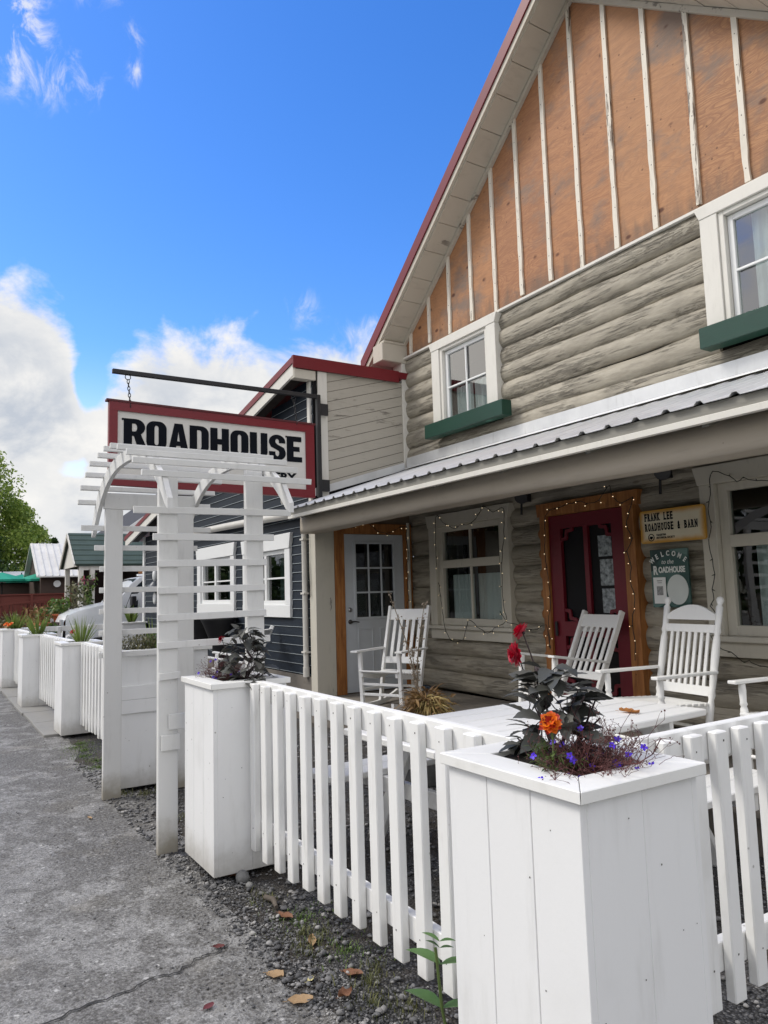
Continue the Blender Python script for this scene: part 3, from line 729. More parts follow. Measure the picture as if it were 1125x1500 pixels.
# stained pine door frame with its scribed log ends, and the burgundy screen door
mb = MB(); y0 = YW-0.10
mb.box(-5.905, -5.805, y0, YW+0.08, 0.2, 2.245); mb.box(-4.785, -4.63, y0, YW+0.08, 0.2, 2.245)
mb.prism([(-5.93,y0-0.008,2.245),(-4.605,y0-0.008,2.245),(-4.59,y0-0.008,2.385),(-5.945,y0-0.008,2.385)], (0,0.16,0))
mb.box(-4.70,-4.63,y0-0.03,y0-0.002,0.2,2.24)
for i in range(9):
    z = 0.335+PITCH*i; mb.ball((-5.925, YW-0.035, z), 0.078, 10, 8, 0, (0.95,0.45,0.85))
fr = mb.build('door_frame', PINE, LH, bevel=0.0, fix=True)
X0, X1, Z0, Z1 = -5.80, -4.79, 0.215, 2.24; y0, y1 = YW-0.07, YW-0.03
mb = MB(); st = 0.165
mb.box(X0, X0+st, y0, y1, Z0, Z1); mb.box(X1-st, X1, y0, y1, Z0, Z1)
mb.box(X0+st, X1-st, y0, y1, Z1-0.14, Z1); mb.box(X0+st, X1-st, y0, y1, 0.98, 1.13); mb.box(X0+st, X1-st, y0, y1, Z0, Z0+0.2)
xm = (X0+X1)/2; mb.box(xm-0.028, xm+0.028, y0+0.004, y1, 1.13, Z1-0.14); mb.box(xm-0.028, xm+0.028, y0+0.004, y1, Z0+0.2, 0.98)
# fretwork corners
def fret(cx, cz, sx, sz, L=0.17):
    o = []
    for t in [i/20 for i in range(21)]:
        u = L*(1-t); v = L*t; k = 0.013*math.sin(t*math.pi*4); o.append((u+k, v+k))
    inn = [(max(u-0.030,0), max(v-0.030,0)) for u, v in o]
    for i in range(20):
        q = [o[i], o[i+1], inn[i+1], inn[i]]
        mb.prism([(cx+sx*u, y0+0.008, cz+sz*v) for u, v in q], (0,0.02,0))
for (za, zb) in ((1.13, Z1-0.14), (Z0+0.2, 0.98)):
    for xa, s in ((X0+st, 1), (X1-st, -1)):
        fret(xa, za, s, 1); fret(xa, zb, s, -1)
dr = mb.build('screen_door', BURG, LH, fix=True)
mb = MB(); mb.box(X0+st+0.0, X1-st, y1+0.01, y1+0.014, Z0+0.1, Z1-0.1); mb.build('screen_mesh', DARK, dr)
mb = MB(); mb.box(X0+0.045, X0+0.075, y0-0.03, y0-0.012, 0.98, 1.13); mb.box(X0+0.05, X0+0.07, y0-0.014, y0, 1.0, 1.02); mb.box(X0+0.05, X0+0.07, y0-0.014, y0, 1.09, 1.11); mb.build('handle', BLACKM, dr, bevel=0.004)
# leaded glass seen beyond the screen
mb = MB()
for (za, zb, sh) in ((1.78,1.99,0),(1.49,1.75,0.01),(1.22,1.46,0.02)):
    mb.box(-5.17+sh, -5.00+sh, y1+0.004, y1+0.008, za, zb)
lg = plain('leaded_glass', (0.30,0.33,0.35), 0.15, 0.75, 22); mb.build('inner_pane', lg, dr)
mb = MB(); mb.box(-5.42, -5.16, y0-0.016, y0-0.001, 1.035, 1.11); mb.build('notice', WINW, dr)
# ------------------------------------------------------------------ the dark blue house
BH = thing('blue_house', 'dark blue clapboard house with white window trim and a lean-to red roof', 'house', (-12.7, 4.3, 0))
YB = 4.3
zr = lambda x: 4.42+0.178*(x+8.487)           # underside of the roof along the front
WOP = [(-13.18,-11.33,1.22,2.31),(-10.95,-9.22,1.20,2.29)]
mb = MB(); z = 0.46
while z < 4.5:
    z1 = min(z+0.12, 4.5); xl = max(-16.95, -8.487+(z1-4.42)/0.178)
    for (a, b) in intervals(xl, -8.5, z+0.06, WOP, 0.0):
        mb.add([(a,YB-0.014,z),(b,YB-0.014,z),(b,YB-0.003,z1),(a,YB-0.003,z1)], [(0,1,2,3)])
        mb.add([(a,YB-0.014,z),(b,YB-0.014,z),(b,YB,z),(a,YB,z)], [(3,2,1,0)])
        mb.add([(a,YB-0.0155,z-0.001),(b,YB-0.0155,z-0.001),(b,YB-0.0150,z+0.006),(a,YB-0.0150,z+0.006)], [(0,1,2,3)], 1)
    z = z1
mb.build('front_wall', [SIDING, LAP], BH)
mb = MB()
for (a, b, c, d) in ((-16.95,-13.18,0.0,2.85),(-11.33,-10.95,0.0,2.85),(-9.22,-8.52,0.0,4.2),(-13.18,-11.33,0.0,1.22),(-10.95,-9.22,0.0,1.2),(-13.18,-11.33,2.31,3.4),(-10.95,-9.22,2.29,3.8)): mb.box(a, b, YB+0.001, YB+0.1, c, d)
mb.box(-16.9, -8.55, 4.9, 5.0, 0, 2.8); mb.box(-16.95,-16.85,4.4,9,0,2.8)  # near-black sheet behind the windows: room darkness put into its colour
mb.build('wall_core', DARK, BH)
mb = MB(); mb.box(-17.02, -8.62, YB-0.035, YB-0.001, -0.02, 0.44); mb.build('skirting', OLDWOOD, BH)
mb = MB(); mb.box(-17.06, -16.93, YB-0.04, YB+0.08, 0.40, 2.86); mb.build('corner_trim', WINW, BH)
# roof
def bslope(z0, z1, y0, y1, x0=-17.7, x1=-8.487):
    return [(x0,y0,zr(x0)+z0),(x1,y0,zr(x1)+z0),(x1,y0,zr(x1)+z1),(x0,y0,zr(x0)+z1)], (0,y1-y0,0)
mb = MB(); p, v = bslope(0.045, 0.135, 4.0, 9.0, -17.72, -8.47); mb.prism(p, v); mb.build('roof', REDMETAL, BH, fix=True)
mb = MB(); mb.box(-8.47, -8.445, 3.995, 5.62, 4.40, 4.52); mb.box(-8.50,-8.445,3.995,5.62,4.52,4.56); mb.build('eave_edge', REDMETAL, BH)
mb = MB(); p, v = bslope(-0.11, 0.043, 4.015, 4.05, -17.65, -8.50); mb.prism(p, v); mb.build('barge_board', CREAM_W, BH, fix=True)
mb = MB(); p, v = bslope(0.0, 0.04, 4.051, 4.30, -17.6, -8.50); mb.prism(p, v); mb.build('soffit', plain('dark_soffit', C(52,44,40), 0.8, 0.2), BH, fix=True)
mb = MB(); mb.box(-8.60, -8.475, 4.02, 4.33, 4.27, 4.395); mb.build('eave_block', CREAM, BH, bevel=0.004)
# pale boarded side above the porch roof: boards follow the porch roof's pitch
mb = MB(); k0 = 0.288; Y0, Y1 = 4.36, 5.70
for i in range(-1, 14):
    off = 2.915+0.132*i
    zl, zrr = off, off+k0*(Y1-Y0)
    q = [(zl, zrr), (zl+0.130, zrr+0.130)]
    # clip at the eave
    top = 4.41
    pts = []
    for y, z in ((Y0,zl),(Y1,zrr),(Y1,zrr+0.1255),(Y0,zl+0.1255)): pts.append((y, z))
    def clip(poly):
        out = []
        for a in range(len(poly)):
            (ya, za), (yb, zb) = poly[a], poly[(a+1) % len(poly)]
            if za <= top: out.append((ya, za))
            if (za-top)*(zb-top) < 0:
                t = (top-za)/(zb-za); out.append((ya+(yb-ya)*t, top))
        return out
    pts = clip(pts)
    if len(pts) < 3: continue
    mb.prism([(-8.503-random.uniform(0,0.002), y, z) for y, z in pts], (-0.02,0,0))
mb.build('side_boards', PALE, BH, fix=True)
mb = MB(); mb.prism([(-8.525,4.31,2.6),(-8.525,5.78,3.05),(-8.525,5.78,4.40),(-8.525,4.31,4.40)], (-0.08,0,0)); mb.build('side_core', DARK, BH, fix=True)
mb = MB(); mb.box(-8.54, -8.478, 4.36, 4.495, 2.70, 4.40); mb.box(-8.62,-8.541,4.262,4.40,2.60,4.27); mb.build('corner_post', CREAM_W, BH, bevel=0.004)
mb = MB(); mb.prism([(-8.50,4.30,2.745),(-8.50,5.69,3.165),(-8.50,5.69,3.27),(-8.50,4.30,2.845)], (0.018,0,0)); mb.build('flashing', CORR, BH, fix=True)
# the side wall with the grey door under the porch
mb = MB(); mb.box(-8.56, -8.505, 4.31, 5.80, 0.0, 2.65); mb.build('side_wall', plain('brown_side_board', C(120,104,88), 0.7, 0.12), BH)  # plain brown boards around the grey door
mb = MB(); mb.box(-8.63, -8.455, 4.262, 4.535, 0.2, 2.34); mb.build('porch_corner', CREAM, BH, bevel=0.004)
mb = MB(); mb.box(-8.504, -8.455, 4.54, 4.685, 0.2, 2.40); mb.box(-8.504, -8.455, 5.61, 5.745, 0.2, 2.40); mb.box(-8.504, -8.453, 4.686, 5.609, 2.26, 2.40); mb.build('door_trim', PINE, BH, bevel=0.003)
dm = MB(); Xd0, Xd1 = -8.50, -8.468
Ya, Yb_, Za, Zb = 4.69, 5.605, 0.215, 2.255; gl = (4.855, 5.44, 1.17, 2.13)
dm.box(Xd0, Xd1, Ya, gl[0], Za, Zb); dm.box(Xd0, Xd1, gl[1], Yb_, Za, Zb); dm.box(Xd0, Xd1, gl[0], gl[1], gl[3], Zb); dm.box(Xd0, Xd1, gl[0], gl[1], Za, gl[2])
for (ya, yb) in ((4.87,5.10),(5.20,5.43)):
    for (za, zb) in ((0.36,1.02),):
        t = 0.018
        dm.box(Xd1, Xd1+0.008, ya, ya+t, za, zb); dm.box(Xd1, Xd1+0.008, yb-t, yb, za, zb); dm.box(Xd1, Xd1+0.008, ya+t, yb-t, za, za+t); dm.box(Xd1, Xd1+0.008, ya+t, yb-t, zb-t, zb)
DR = dm.build('grey_door', GREY_DOOR, BH, bevel=0.003)
mb = MB(); f = 0.03
mb.box(Xd1-0.005, Xd1+0.014, gl[0]-f, gl[0], gl[2]-f, gl[3]+f); mb.box(Xd1-0.005, Xd1+0.014, gl[1], gl[1]+f, gl[2]-f, gl[3]+f); mb.box(Xd1-0.005, Xd1+0.014, gl[0], gl[1], gl[2]-f, gl[2]); mb.box(Xd1-0.005, Xd1+0.014, gl[0], gl[1], gl[3], gl[3]+f)
for k in (1, 2):
    y = gl[0]+(gl[1]-gl[0])*k/3; mb.box(Xd1-0.005, Xd1+0.009, y-0.011, y+0.011, gl[2], gl[3])
    z = gl[2]+(gl[3]-gl[2])*k/3; mb.box(Xd1-0.005, Xd1+0.0075, gl[0], gl[1], z-0.011, z+0.011)
mb.build('muntins', GREY_DOOR, DR, bevel=0.002)
mb = MB(); mb.box(Xd1-0.02, Xd1-0.016, gl[0], gl[1], gl[2], gl[3]); mb.build('pane', glass_mat('door_glass', (0.5,0.52,0.6), 1.0), DR)
mb = MB(); mb.box(Xd0-0.004, Xd0-0.001, gl[0], gl[1], gl[2], gl[3]); mb.build('dark_backing', DARK, DR)
mb = MB(); mb.lathe([(0.03,0),(0.03,0.008),(0.016,0.012),(0.014,0.05)], (Xd1,4.755,1.115), (1,0,0), 12); mb.tube([(Xd1+0.045,4.755,1.115),(Xd1+0.05,4.80,1.118),(Xd1+0.045,4.865,1.108)], [0.011,0.009,0.007], 8); mb.build('handle', plain('dark_bronze', (0.08,0.07,0.065), 0.35, 0.2, metal=0.8), DR)
mb = MB(); mb.lathe([(0.03,0),(0.028,0.012),(0.012,0.02)], (Xd1,4.755,1.27), (1,0,0), 12); mb.build('deadbolt', STEEL, DR)
# front windows
for (x0, x1, z0, z1) in WOP:
    mb = MB(); y0, y1 = YB-0.045, YB+0.06; cw = 0.17
    mb.box(x0-0.0, x0+cw, y0, y1, z0+0.15, z1-0.17); mb.box(x1-cw, x1, y0, y1, z0+0.15, z1-0.17)
    mb.prism([(x0-0.0,y0-0.01,z1-0.17),(x1,y0-0.01,z1-0.17),(x1+0.05,y0-0.01,z1+0.04),(x0-0.05,y0-0.01,z1+0.04)], (0,0.1,0))
    mb.box(x0, x1, y0-0.004, y1, z0-0.02, z0+0.15)
    w = mb.build('window', WINW, BH, bevel=0.004, fix=True)
    a, b, c, d = x0+cw+0.001, x1-cw-0.001, z0+0.151, z1-0.171; f = 0.06
    mb = MB(); y0 = YB-0.012
    mb.box(a, a+f, y0, y0+0.06, c, d); mb.box(b-f, b, y0, y0+0.06, c, d); mb.box(a+f, b-f, y0, y0+0.06, d-f, d); mb.box(a+f, b-f, y0, y0+0.06, c, c+f)
    xm = (a+b)/2-0.05; mb.box(xm-0.04, xm+0.04, y0+0.002, y0+0.05, c+f, d-f); zm = c+0.42*(d-c)+0.05; mb.box(xm+0.04, b-f, y0+0.012, y0+0.04, zm-0.012, zm+0.012); mb.box(a+f, xm-0.04, y0+0.012, y0+0.04, zm-0.012, zm+0.012)
    mb.build('sash', WINW, w, bevel=0.003)
    mb = MB(); mb.box(a+f-0.004, b-f+0.004, y0+0.042, y0+0.046, c+f-0.004, d-f+0.004); mb.build('pane', GLASS, w)
    n = 30; vs = []; fs = []
    for k in range(n+1):
        x = xm+0.06+(b-f-xm-0.06)*k/n; yy = YB+0.20+0.02*math.sin(k*1.3); vs += [(x,yy,c),(x,yy,d)]
    for k in range(n): fs.append((2*k,2*k+2,2*k+3,2*k+1))
    mb = MB(); mb.add(vs, fs, 0, True); mb.build('curtain', plain('grey_green_curtain', C(70,86,84), 0.9, 0.1), w)
# gutter pipe and downspout
mb = MB(); mb.tube([(-14.6,4.205,2.672),(-11.6,4.205,2.618),(-8.72,4.205,2.55)], 0.058, 10); mb.build('gutter', PIPEW, BH)
mb = MB(); mb.tube([(-8.80,4.21,2.54),(-8.74,4.235,2.50),(-8.735,4.245,2.42),(-8.735,4.245,0.52)], 0.036, 8); mb.tube([(-8.735,4.245,0.56),(-8.735,4.245,0.44)], 0.045, 8)
for z in (0.75, 1.5, 2.2): mb.box(-8.785,-8.685,4.203,YB-0.01,z-0.012,z+0.012)
mb.build('downspout', PIPEW, BH)
mb = MB(); mb.tube([(-8.62,4.24,2.45),(-8.60,4.235,2.0),(-8.63,4.235,1.6),(-8.58,4.24,1.45),(-8.60,4.24,1.9)], 0.006, 5); mb.build('cable', WIRE, BH)
# loop of hose at the gutter's end
mb = MB(); mb.tube([(-8.50+0.0,3.90+0.07*math.cos(t), 2.66+0.07*math.sin(t)) for t in [i*math.pi/10 for i in range(-2,13)]], 0.013, 8); mb.build('gutter_bracket', PIPEW, BH)
# ------------------------------------------------------------------ signs
SX = -8.42
BR = thing('sign_bracket', 'long black iron arm holding the big hanging sign out over the path', 'bracket', (-8.42, 4.33, 3.4))
mb = MB(); mb.obox((SX, 3.05, 4.035), (0.05, 2.58, 0.05)); mb.build('arm', BLACKM, BR, bevel=0.004)
mb = MB(); mb.box(SX-0.03, SX+0.03, 4.30, 4.352, 2.72, 4.06); mb.build('post', BLACKM, BR, bevel=0.004)
for z in (3.80, 2.80):
    mb = MB(); mb.box(SX-0.028, SX+0.012, 4.353, 4.47, z, z+0.15); mb.build('mounting_plate', BLACKM, BR, bevel=0.003)
SG = thing('hanging_sign', 'big white sign in a red frame reading ROADHOUSE in black', 'sign', (SX, 2.97, 2.75))
# board lies a little lower toward the wall, like the photograph's
ya, yb = 1.725, 4.245; tl = lambda y: -0.040*(y-ya)/(yb-ya)
def sbox(mb, y0, y1, z0, z1, x0, x1, m=0):
    mb.prism([(x0,y0,z0+tl(y0)),(x0,y1,z0+tl(y1)),(x0,y1,z1+tl(y1)),(x0,y0,z1+tl(y0))], (x1-x0,0,0), m)
ZT, ZB = 3.685, 2.745
mb = MB(); sbox(mb, ya+0.09, yb-0.09, ZB+0.09, ZT-0.09, SX-0.02, SX+0.012); mb.build('board', SIGNWHITE, SG, fix=True)
mb = MB(); sbox(mb, ya, yb, ZT-0.098, ZT, SX-0.04, SX+0.035); sbox(mb, ya, yb, ZB, ZB+0.098, SX-0.04, SX+0.035); sbox(mb, ya, ya+0.092, ZB+0.0985, ZT-0.0985, SX-0.04, SX+0.034); sbox(mb, yb-0.118, yb, ZB+0.0985, ZT-0.0985, SX-0.04, SX+0.034)
mb.build('frame', SIGNRED, SG, fix=True)
mb = MB(); sbox(mb, ya-0.03, yb+0.02, ZT+0.0005, ZT+0.022, SX-0.05, SX+0.045); mb.build('cap', plain('dark_red_cap', C(84,26,32), 0.5, 0.1), SG, fix=True)
# heavy narrow capitals, one unit tall
def arc(cx, cy, rx, ry, a0, a1, n=7):
    return [(cx+rx*math.cos(R_(a0+(a1-a0)*i/n)), cy+ry*math.sin(R_(a0+(a1-a0)*i/n))) for i in range(n+1)]
def rrect(x0, y0, x1, y1, rx, ry):
    return arc(x1-rx,y1-ry,rx,ry,0,90)+arc(x0+rx,y1-ry,rx,ry,90,180)+arc(x0+rx,y0+ry,rx,ry,180,270)+arc(x1-rx,y0+ry,rx,ry,270,360)
GL = {
 'R': ([[(-.06,0),(.27,0),(.27,.40),(.33,.40),(.46,0),(.76,0),(.56,.47)]+arc(.40,.72,.30,.28,-50,90)+[(-.06,1),(-.06,.93),(0,.93),(0,.07),(-.06,.07)], [(.27,.56),(.36,.56)]+arc(.36,.70,.08,.14,-90,90,6)+[(.27,.84)]], .74),
 'O': ([rrect(0,0,.68,1,.26,.26), rrect(.27,.15,.41,.85,.07,.10)], .74),
 'A': ([[(0,0),(.24,0),(.275,.20),(.415,.20),(.45,0),(.70,0),(.49,1),(.21,1)], [(.30,.36),(.395,.36),(.348,.74)]], .74),
 'D': ([[(0,0),(.40,0)]+arc(.40,.26,.28,.26,-90,0)+arc(.40,.74,.28,.26,0,90)+[(0,1)], [(.26,.15),(.36,.15)]+arc(.36,.25,.06,.10,-90,0,4)+arc(.36,.75,.06,.10,0,90,4)+[(.26,.85)]], .74),
 'H': ([[(0,0),(.26,0),(.26,.40),(.42,.40),(.42,0),(.68,0),(.68,1),(.42,1),(.42,.60),(.26,.60),(.26,1),(0,1)]], .74),
 'U': ([[(0,1),(0,.27)]+arc(.34,.27,.34,.27,180,360,12)+[(.68,1),(.42,1),(.42,.25)]+arc(.345,.25,.075,.10,0,-180,6)+[(.27,1)]], .74),
 'S': ([arc(.33,.73,.33,.27,10,90,5)+arc(.33,.71,.33,.29,90,180,6)+[(.01,.66),(.08,.52),(.34,.40)]+arc(.33,.29,.08,.13,40,-180,8)+[(.25,.34),(0,.34)]+arc(.33,.28,.33,.28,180,270,6)+arc(.33,.29,.34,.29,-90,20,7)+[(.60,.50),(.33,.62)]+arc(.33,.74,.075,.10,220,20,8)+[(.405,.68),(.655,.68)]], .72),
 'E': ([[(-.05,0),(.62,0),(.62,.20),(.27,.20),(.27,.41),(.52,.41),(.52,.60),(.27,.60),(.27,.80),(.60,.80),(.60,1),(-.05,1),(-.05,.94),(0,.94),(0,.06),(-.05,.06)]], .66),
}
word = 'ROADHOUSE'; adv = sum(GL[c][1] for c in word)
mb = MB(); H = 0.325; W = (4.075-1.87)/adv; y = 1.885; z0 = 3.185
for c in word:
    lps, a = GL[c]
    vf = loops_mesh([[(u*W, v*H) for u, v in lp] for lp in lps], 0.006)
    place(mb, vf, M_SIDE, (SX+0.0155, y, z0+tl(y))); y += a*W
mb.build('lettering', INK, SG)
mb = MB(); place(mb, text_fit('BAKERY', 0.62, 0.105, 0.006, 0.006), M_SIDE, (SX+0.0155, 3.375, 2.90)); mb.build('small_lettering', INK, SG)
# chains
for yc in (1.93, 3.98):
    mb = MB(); z = 4.005; zt = ZT+0.02+tl(yc); k = 0; x = SX+0.0
    mb.tube([(x, yc+0.03*math.cos(t), z-0.02+0.03*math.sin(t)) for t in [i*math.pi/6 for i in range(13)]], 0.005, 5)
    z -= 0.05
    while z > zt-0.03:
        pts = []
        for i in range(13):
            t = i*math.pi/6; a, b = 0.013*math.cos(t), 0.026*math.sin(t)
            pts.append((x+(a if k % 2 else 0)+0.028*(4.0-z)/0.3, yc+(0 if k % 2 else a)+0.02*(4.0-z)/0.3, z-0.022+b))
        mb.tube(pts, 0.0048, 5); z -= 0.040; k += 1
    mb.build('chain', BLACKM, SG)
# small wall signs by the red door
def border_mat():
    m = Mt('cream_board_amber_edge'); g = m.sep(m.pos()); x, z = g[0], g[2]
    ax = m.math('ABSOLUTE', m.math('SUBTRACT', x, -4.21)); az = m.math('ABSOLUTE', m.math('SUBTRACT', z, 2.01))
    e = m.math('MAXIMUM', m.math('SUBTRACT', ax, 0.335-0.15), m.math('SUBTRACT', az, 0.15-0.15)); n = m.noise(m.pos(), 9, 3)
    f = m.math('ADD', e, m.math('MULTIPLY', m.math('SUBTRACT', n, 0.5), 0.035))
    m.color(m.mix(m.rng(f,0.085,0.15), C(226,216,190), C(204,150,52))).rough(0.5); return m.mat
SERIF = {'F':((0,.55),(0,.3)),'R':((0,.42,.58,1),(0,.3)),'A':((0,.40,.60,1),()),'N':((0,.40),(0,.3,.66,1)),'K':((0,.42,.58,1),(0,.42,.58,1)),'L':((0,.3),(0,.5)),'E':((0,.3),(0,.3)),'D':((0,.3),(0,.3)),'B':((0,.3),(0,.3)),'H':((0,.42,.58,1),(0,.42,.58,1)),'U':((),(0,.42,.58,1))}
def western(mb, txt, x, y, z, cw, h):
    """condensed slab-serif capitals on a fixed pitch"""
    for ch in txt:
        if ch != ' ':
            place(mb, text_fit(ch, cw*.70, h, 0.003, 0.0030), M_FACADE, (x+cw*.15, y, z)); b, t_ = SERIF.get(ch, ((),()))
            for sp, zz in ((b, z),(t_, z+h-.009)):
                for k in range(0, len(sp), 2): mb.box(x+cw*(.06+.88*sp[k]), x+cw*(.06+.88*sp[k+1]), y-.0012, y+.0012, zz, zz+.009)
        x += cw
t = thing('yellow_wall_sign', 'cream sign with amber border naming the roadhouse and barn', 'sign', (-4.21, 5.70, 1.86))
mb = MB(); lp = rrect(-0.335,-0.15,0.335,0.15,0.025,0.025); place(mb, loops_mesh([lp], 0.02), M_FACADE, (-4.21,5.665,2.01)); mb.build('board', border_mat(), t, fix=True)
mb = MB()
western(mb, 'FRANK LEE', -4.495, 5.653, 2.062, 0.0345, 0.070); western(mb, 'ROADHOUSE & BARN', -4.495, 5.653, 1.970, 0.0345, 0.070)
place(mb, text_fit('TALKEETNA', .105, .018, 0.002, 0.0004), M_FACADE, (-4.375,5.6535,1.922)); place(mb, text_fit('HISTORICAL SOCIETY', .195, .018, 0.002, 0.0004), M_FACADE, (-4.375,5.6535,1.896)); mb.build('lettering', INK, t)
mb = MB(); c0 = (-4.43,1.912)
ring = [arc(0,0,.034,.034,0,360,24)[:-1], arc(0,0,.027,.027,0,360,24)[:-1]]; place(mb, loops_mesh(ring,0.002), M_FACADE, (c0[0],5.6535,c0[1])); place(mb, loops_mesh([[(-.022,-.004),(-.008,.012),(0,.004),(.008,.012),(.022,-.004),(.010,-.010),(0,-.020),(-.010,-.010)]],0.002), M_FACADE, (c0[0],5.6535,c0[1])); mb.build('emblem', INK, t)
t = thing('green_welcome_sign', 'dark green upright WELCOME sign with a white oval by the red door', 'sign', (-4.28, 5.70, 1.28))
def green_board():
    m = Mt('mountain_green_board'); v = m.voro(m.co((1,1,1.4)), 6.0, 'Color', rand=1.0)
    m.color(m.ramp(m.sep(v)[0], [(0.1,C(30,58,56)),(0.6,C(46,80,76)),(1.0,C(96,126,120))])).rough(0.4); return m.mat
mb = MB(); mb.box(-4.475,-4.085,5.672,5.70,1.28,1.80); mb.build('board', green_board(), t, bevel=0.004)
LETW = plain('white_lettering', (0.75,0.77,0.74), 0.5, 0.05)
mb = MB()
for i, ch in enumerate('WELCOME'):
    a = R_(40-80*i/6); r = 0.265; cx, cz = -4.28+math.sin(-a)*r, 1.497+math.cos(a)*r
    vf = text_mesh(ch, 0.062, 0.003, 0.002, 0.78, 'CENTER'); rot = Matrix.Rotation(a, 3, 'Z')
    vf = ([rot @ Vector((x, y-0.02, z)) for x, y, z in vf[0]], vf[1]); place(mb, vf, M_FACADE, (cx,5.669,cz))
place(mb, text_fit('to the', .125, .040, 0.003, 0.0, shear=0.3), M_FACADE, (-4.350,5.669,1.668))
place(mb, text_fit('R', .048, .082, 0.003, 0.004), M_FACADE, (-4.442,5.669,1.572)); place(mb, text_fit('OADHOUSE', .275, .056, 0.003, 0.003), M_FACADE, (-4.388,5.669,1.588))
mb.build('lettering', LETW, t)
mb = MB(); place(mb, loops_mesh([arc(0,0,.108,.132,0,360,32)[:-1]],0.004), M_FACADE, (-4.200,5.668,1.437)); mb.build('oval', plain('pale_oval', (0.62,0.66,0.64), 0.4, 0.06, 2), t)
mb = MB(); mb.box(-4.445,-4.315,5.660,5.664,1.315,1.55); mb.build('paper_notice', WINW, t)
mb = MB(); mb.box(-4.41,-4.345,5.657,5.6595,1.39,1.47); mb.box(-4.405,-4.35,5.657,5.6595,1.515,1.523); mb.box(-4.40,-4.355,5.657,5.6595,1.498,1.504); mb.build('paper_print', plain('grey_print', (0.30,0.30,0.30), 0.7, 0.4, 60), t)
# black floodlights at the wall head
def flood(x, y, lab):
    t = thing('floodlight', lab, 'light', (x, y, 2.45), 'black floodlights under the porch roof')
    mb = MB(); mb.box(x-0.06, x+0.06, 5.70, 5.76, 2.44, 2.54); mb.build('mounting_box', BLACKM, t, bevel=0.006)
    mb = MB(); mb.lathe([(0.03,-0.05),(0.055,-0.03),(0.075,0.06),(0.07,0.062)], (x+0.05,5.63,2.50), (0.5,-0.8,-0.35), 12); mb.build('lamp_head', BLACKM, t)
    mb = MB(); mb.tube([(x-0.03,5.69,2.44),(x-0.035,5.685,2.30)], 0.012, 6); mb.build('sensor', BLACKM, t)
flood(-6.13, 5.72, 'black floodlight between the curtained window and the red screen door')
flood(-4.29, 5.72, 'black floodlight above the cream sign with amber border')
# strings of fairy lights
def lights(pts, lab, normal, jitter=0.012, lamp=None):
    P = [Vector(p) for p in pts]
    t = thing('fairy_lights', lab, 'string lights', P[0], 'strings of fairy lights on the porch')
    fine = []
    for i in range(len(P)-1):
        p0, p1, p2, p3 = P[max(i-1,0)], P[i], P[i+1], P[min(i+2,len(P)-1)]; n = max(2, int((p2-p1).length/0.045))
        for k in range(n):
            u = k/n; q = 0.5*((2*p1)+(p2-p0)*u+(2*p0-5*p1+4*p2-p3)*u*u+(3*p1-p0-3*p2+p3)*u**3)
            fine.append(q+Vector((random.uniform(-1,1),random.uniform(-1,1),random.uniform(-1,1)))*jitter*0.5)
    fine.append(P[-1])
    mb = MB(); mb.tube(fine, 0.0038, 5); N = Vector(normal)
    spots = []
    L = 0; last = -1
    for i in range(1, len(fine)):
        L += (fine[i]-fine[i-1]).length
        if L-last > 0.115:
            last = L; d = (N*0.6+Vector((random.uniform(-1,1),random.uniform(-1,1),random.uniform(-1,0.6)))).normalized(); q = fine[i]
            mb.tube([q, q+d*0.024], 0.0042, 5); spots.append(q+d*0.031)
    mb.build('wire', WIRE, t)
    lit = [s for i, s in enumerate(spots)]
    proto = None
    for i, s in enumerate(lit[:95]):
        if proto is None:
            m2 = MB(); m2.ball(ORG[t.name], 0.0046, 6, 5); proto = m2.build('bulb', lamp or BULB, t); proto.location = s-ORG[t.name]
        else:
            c = proto.copy(); COL.objects.link(c); c.parent = t; c.location = s-ORG[t.name]
lights([(-8.42,4.39,2.43),(-8.42,4.49,2.38),(-8.42,4.65,2.35),(-8.42,4.79,2.34),(-8.42,5.01,2.41),(-8.42,5.14,2.32),(-8.42,5.26,2.28),(-8.42,5.38,2.28),(-8.42,5.49,2.34),(-8.42,5.65,2.37),(-8.42,5.63,2.24),(-8.42,5.67,1.97),(-8.42,5.62,1.83),(-8.42,5.65,1.7),(-8.42,5.63,1.55),(-8.42,5.65,1.37),(-8.42,5.61,1.32),(-8.42,5.62,1.14),(-8.42,5.6,0.85)], 'fairy lights draped round the stained pine frame of the grey door', (1,0,0))
lights([(-7.78,5.66,1.76),(-7.75,5.66,2.43),(-7.6,5.66,2.35),(-7.36,5.66,2.25),(-7.25,5.66,2.29),(-7.07,5.66,2.28),(-6.9,5.66,2.37),(-6.79,5.66,2.47),(-6.62,5.66,2.38),(-6.43,5.66,2.4),(-6.45,5.66,2.08),(-6.5,5.66,1.78),(-6.52,5.66,1.46),(-6.48,5.66,1.19),(-6.42,5.62,1.13),(-6.63,5.62,1.04),(-6.77,5.62,0.98),(-6.95,5.62,1.05),(-7.11,5.62,1.12),(-7.23,5.62,0.89),(-7.47,5.62,0.87),(-7.59,5.62,1.04),(-7.69,5.66,1.31),(-7.75,5.66,1.59)], 'fairy lights looping round the window with short white curtains', (0,-1,0))
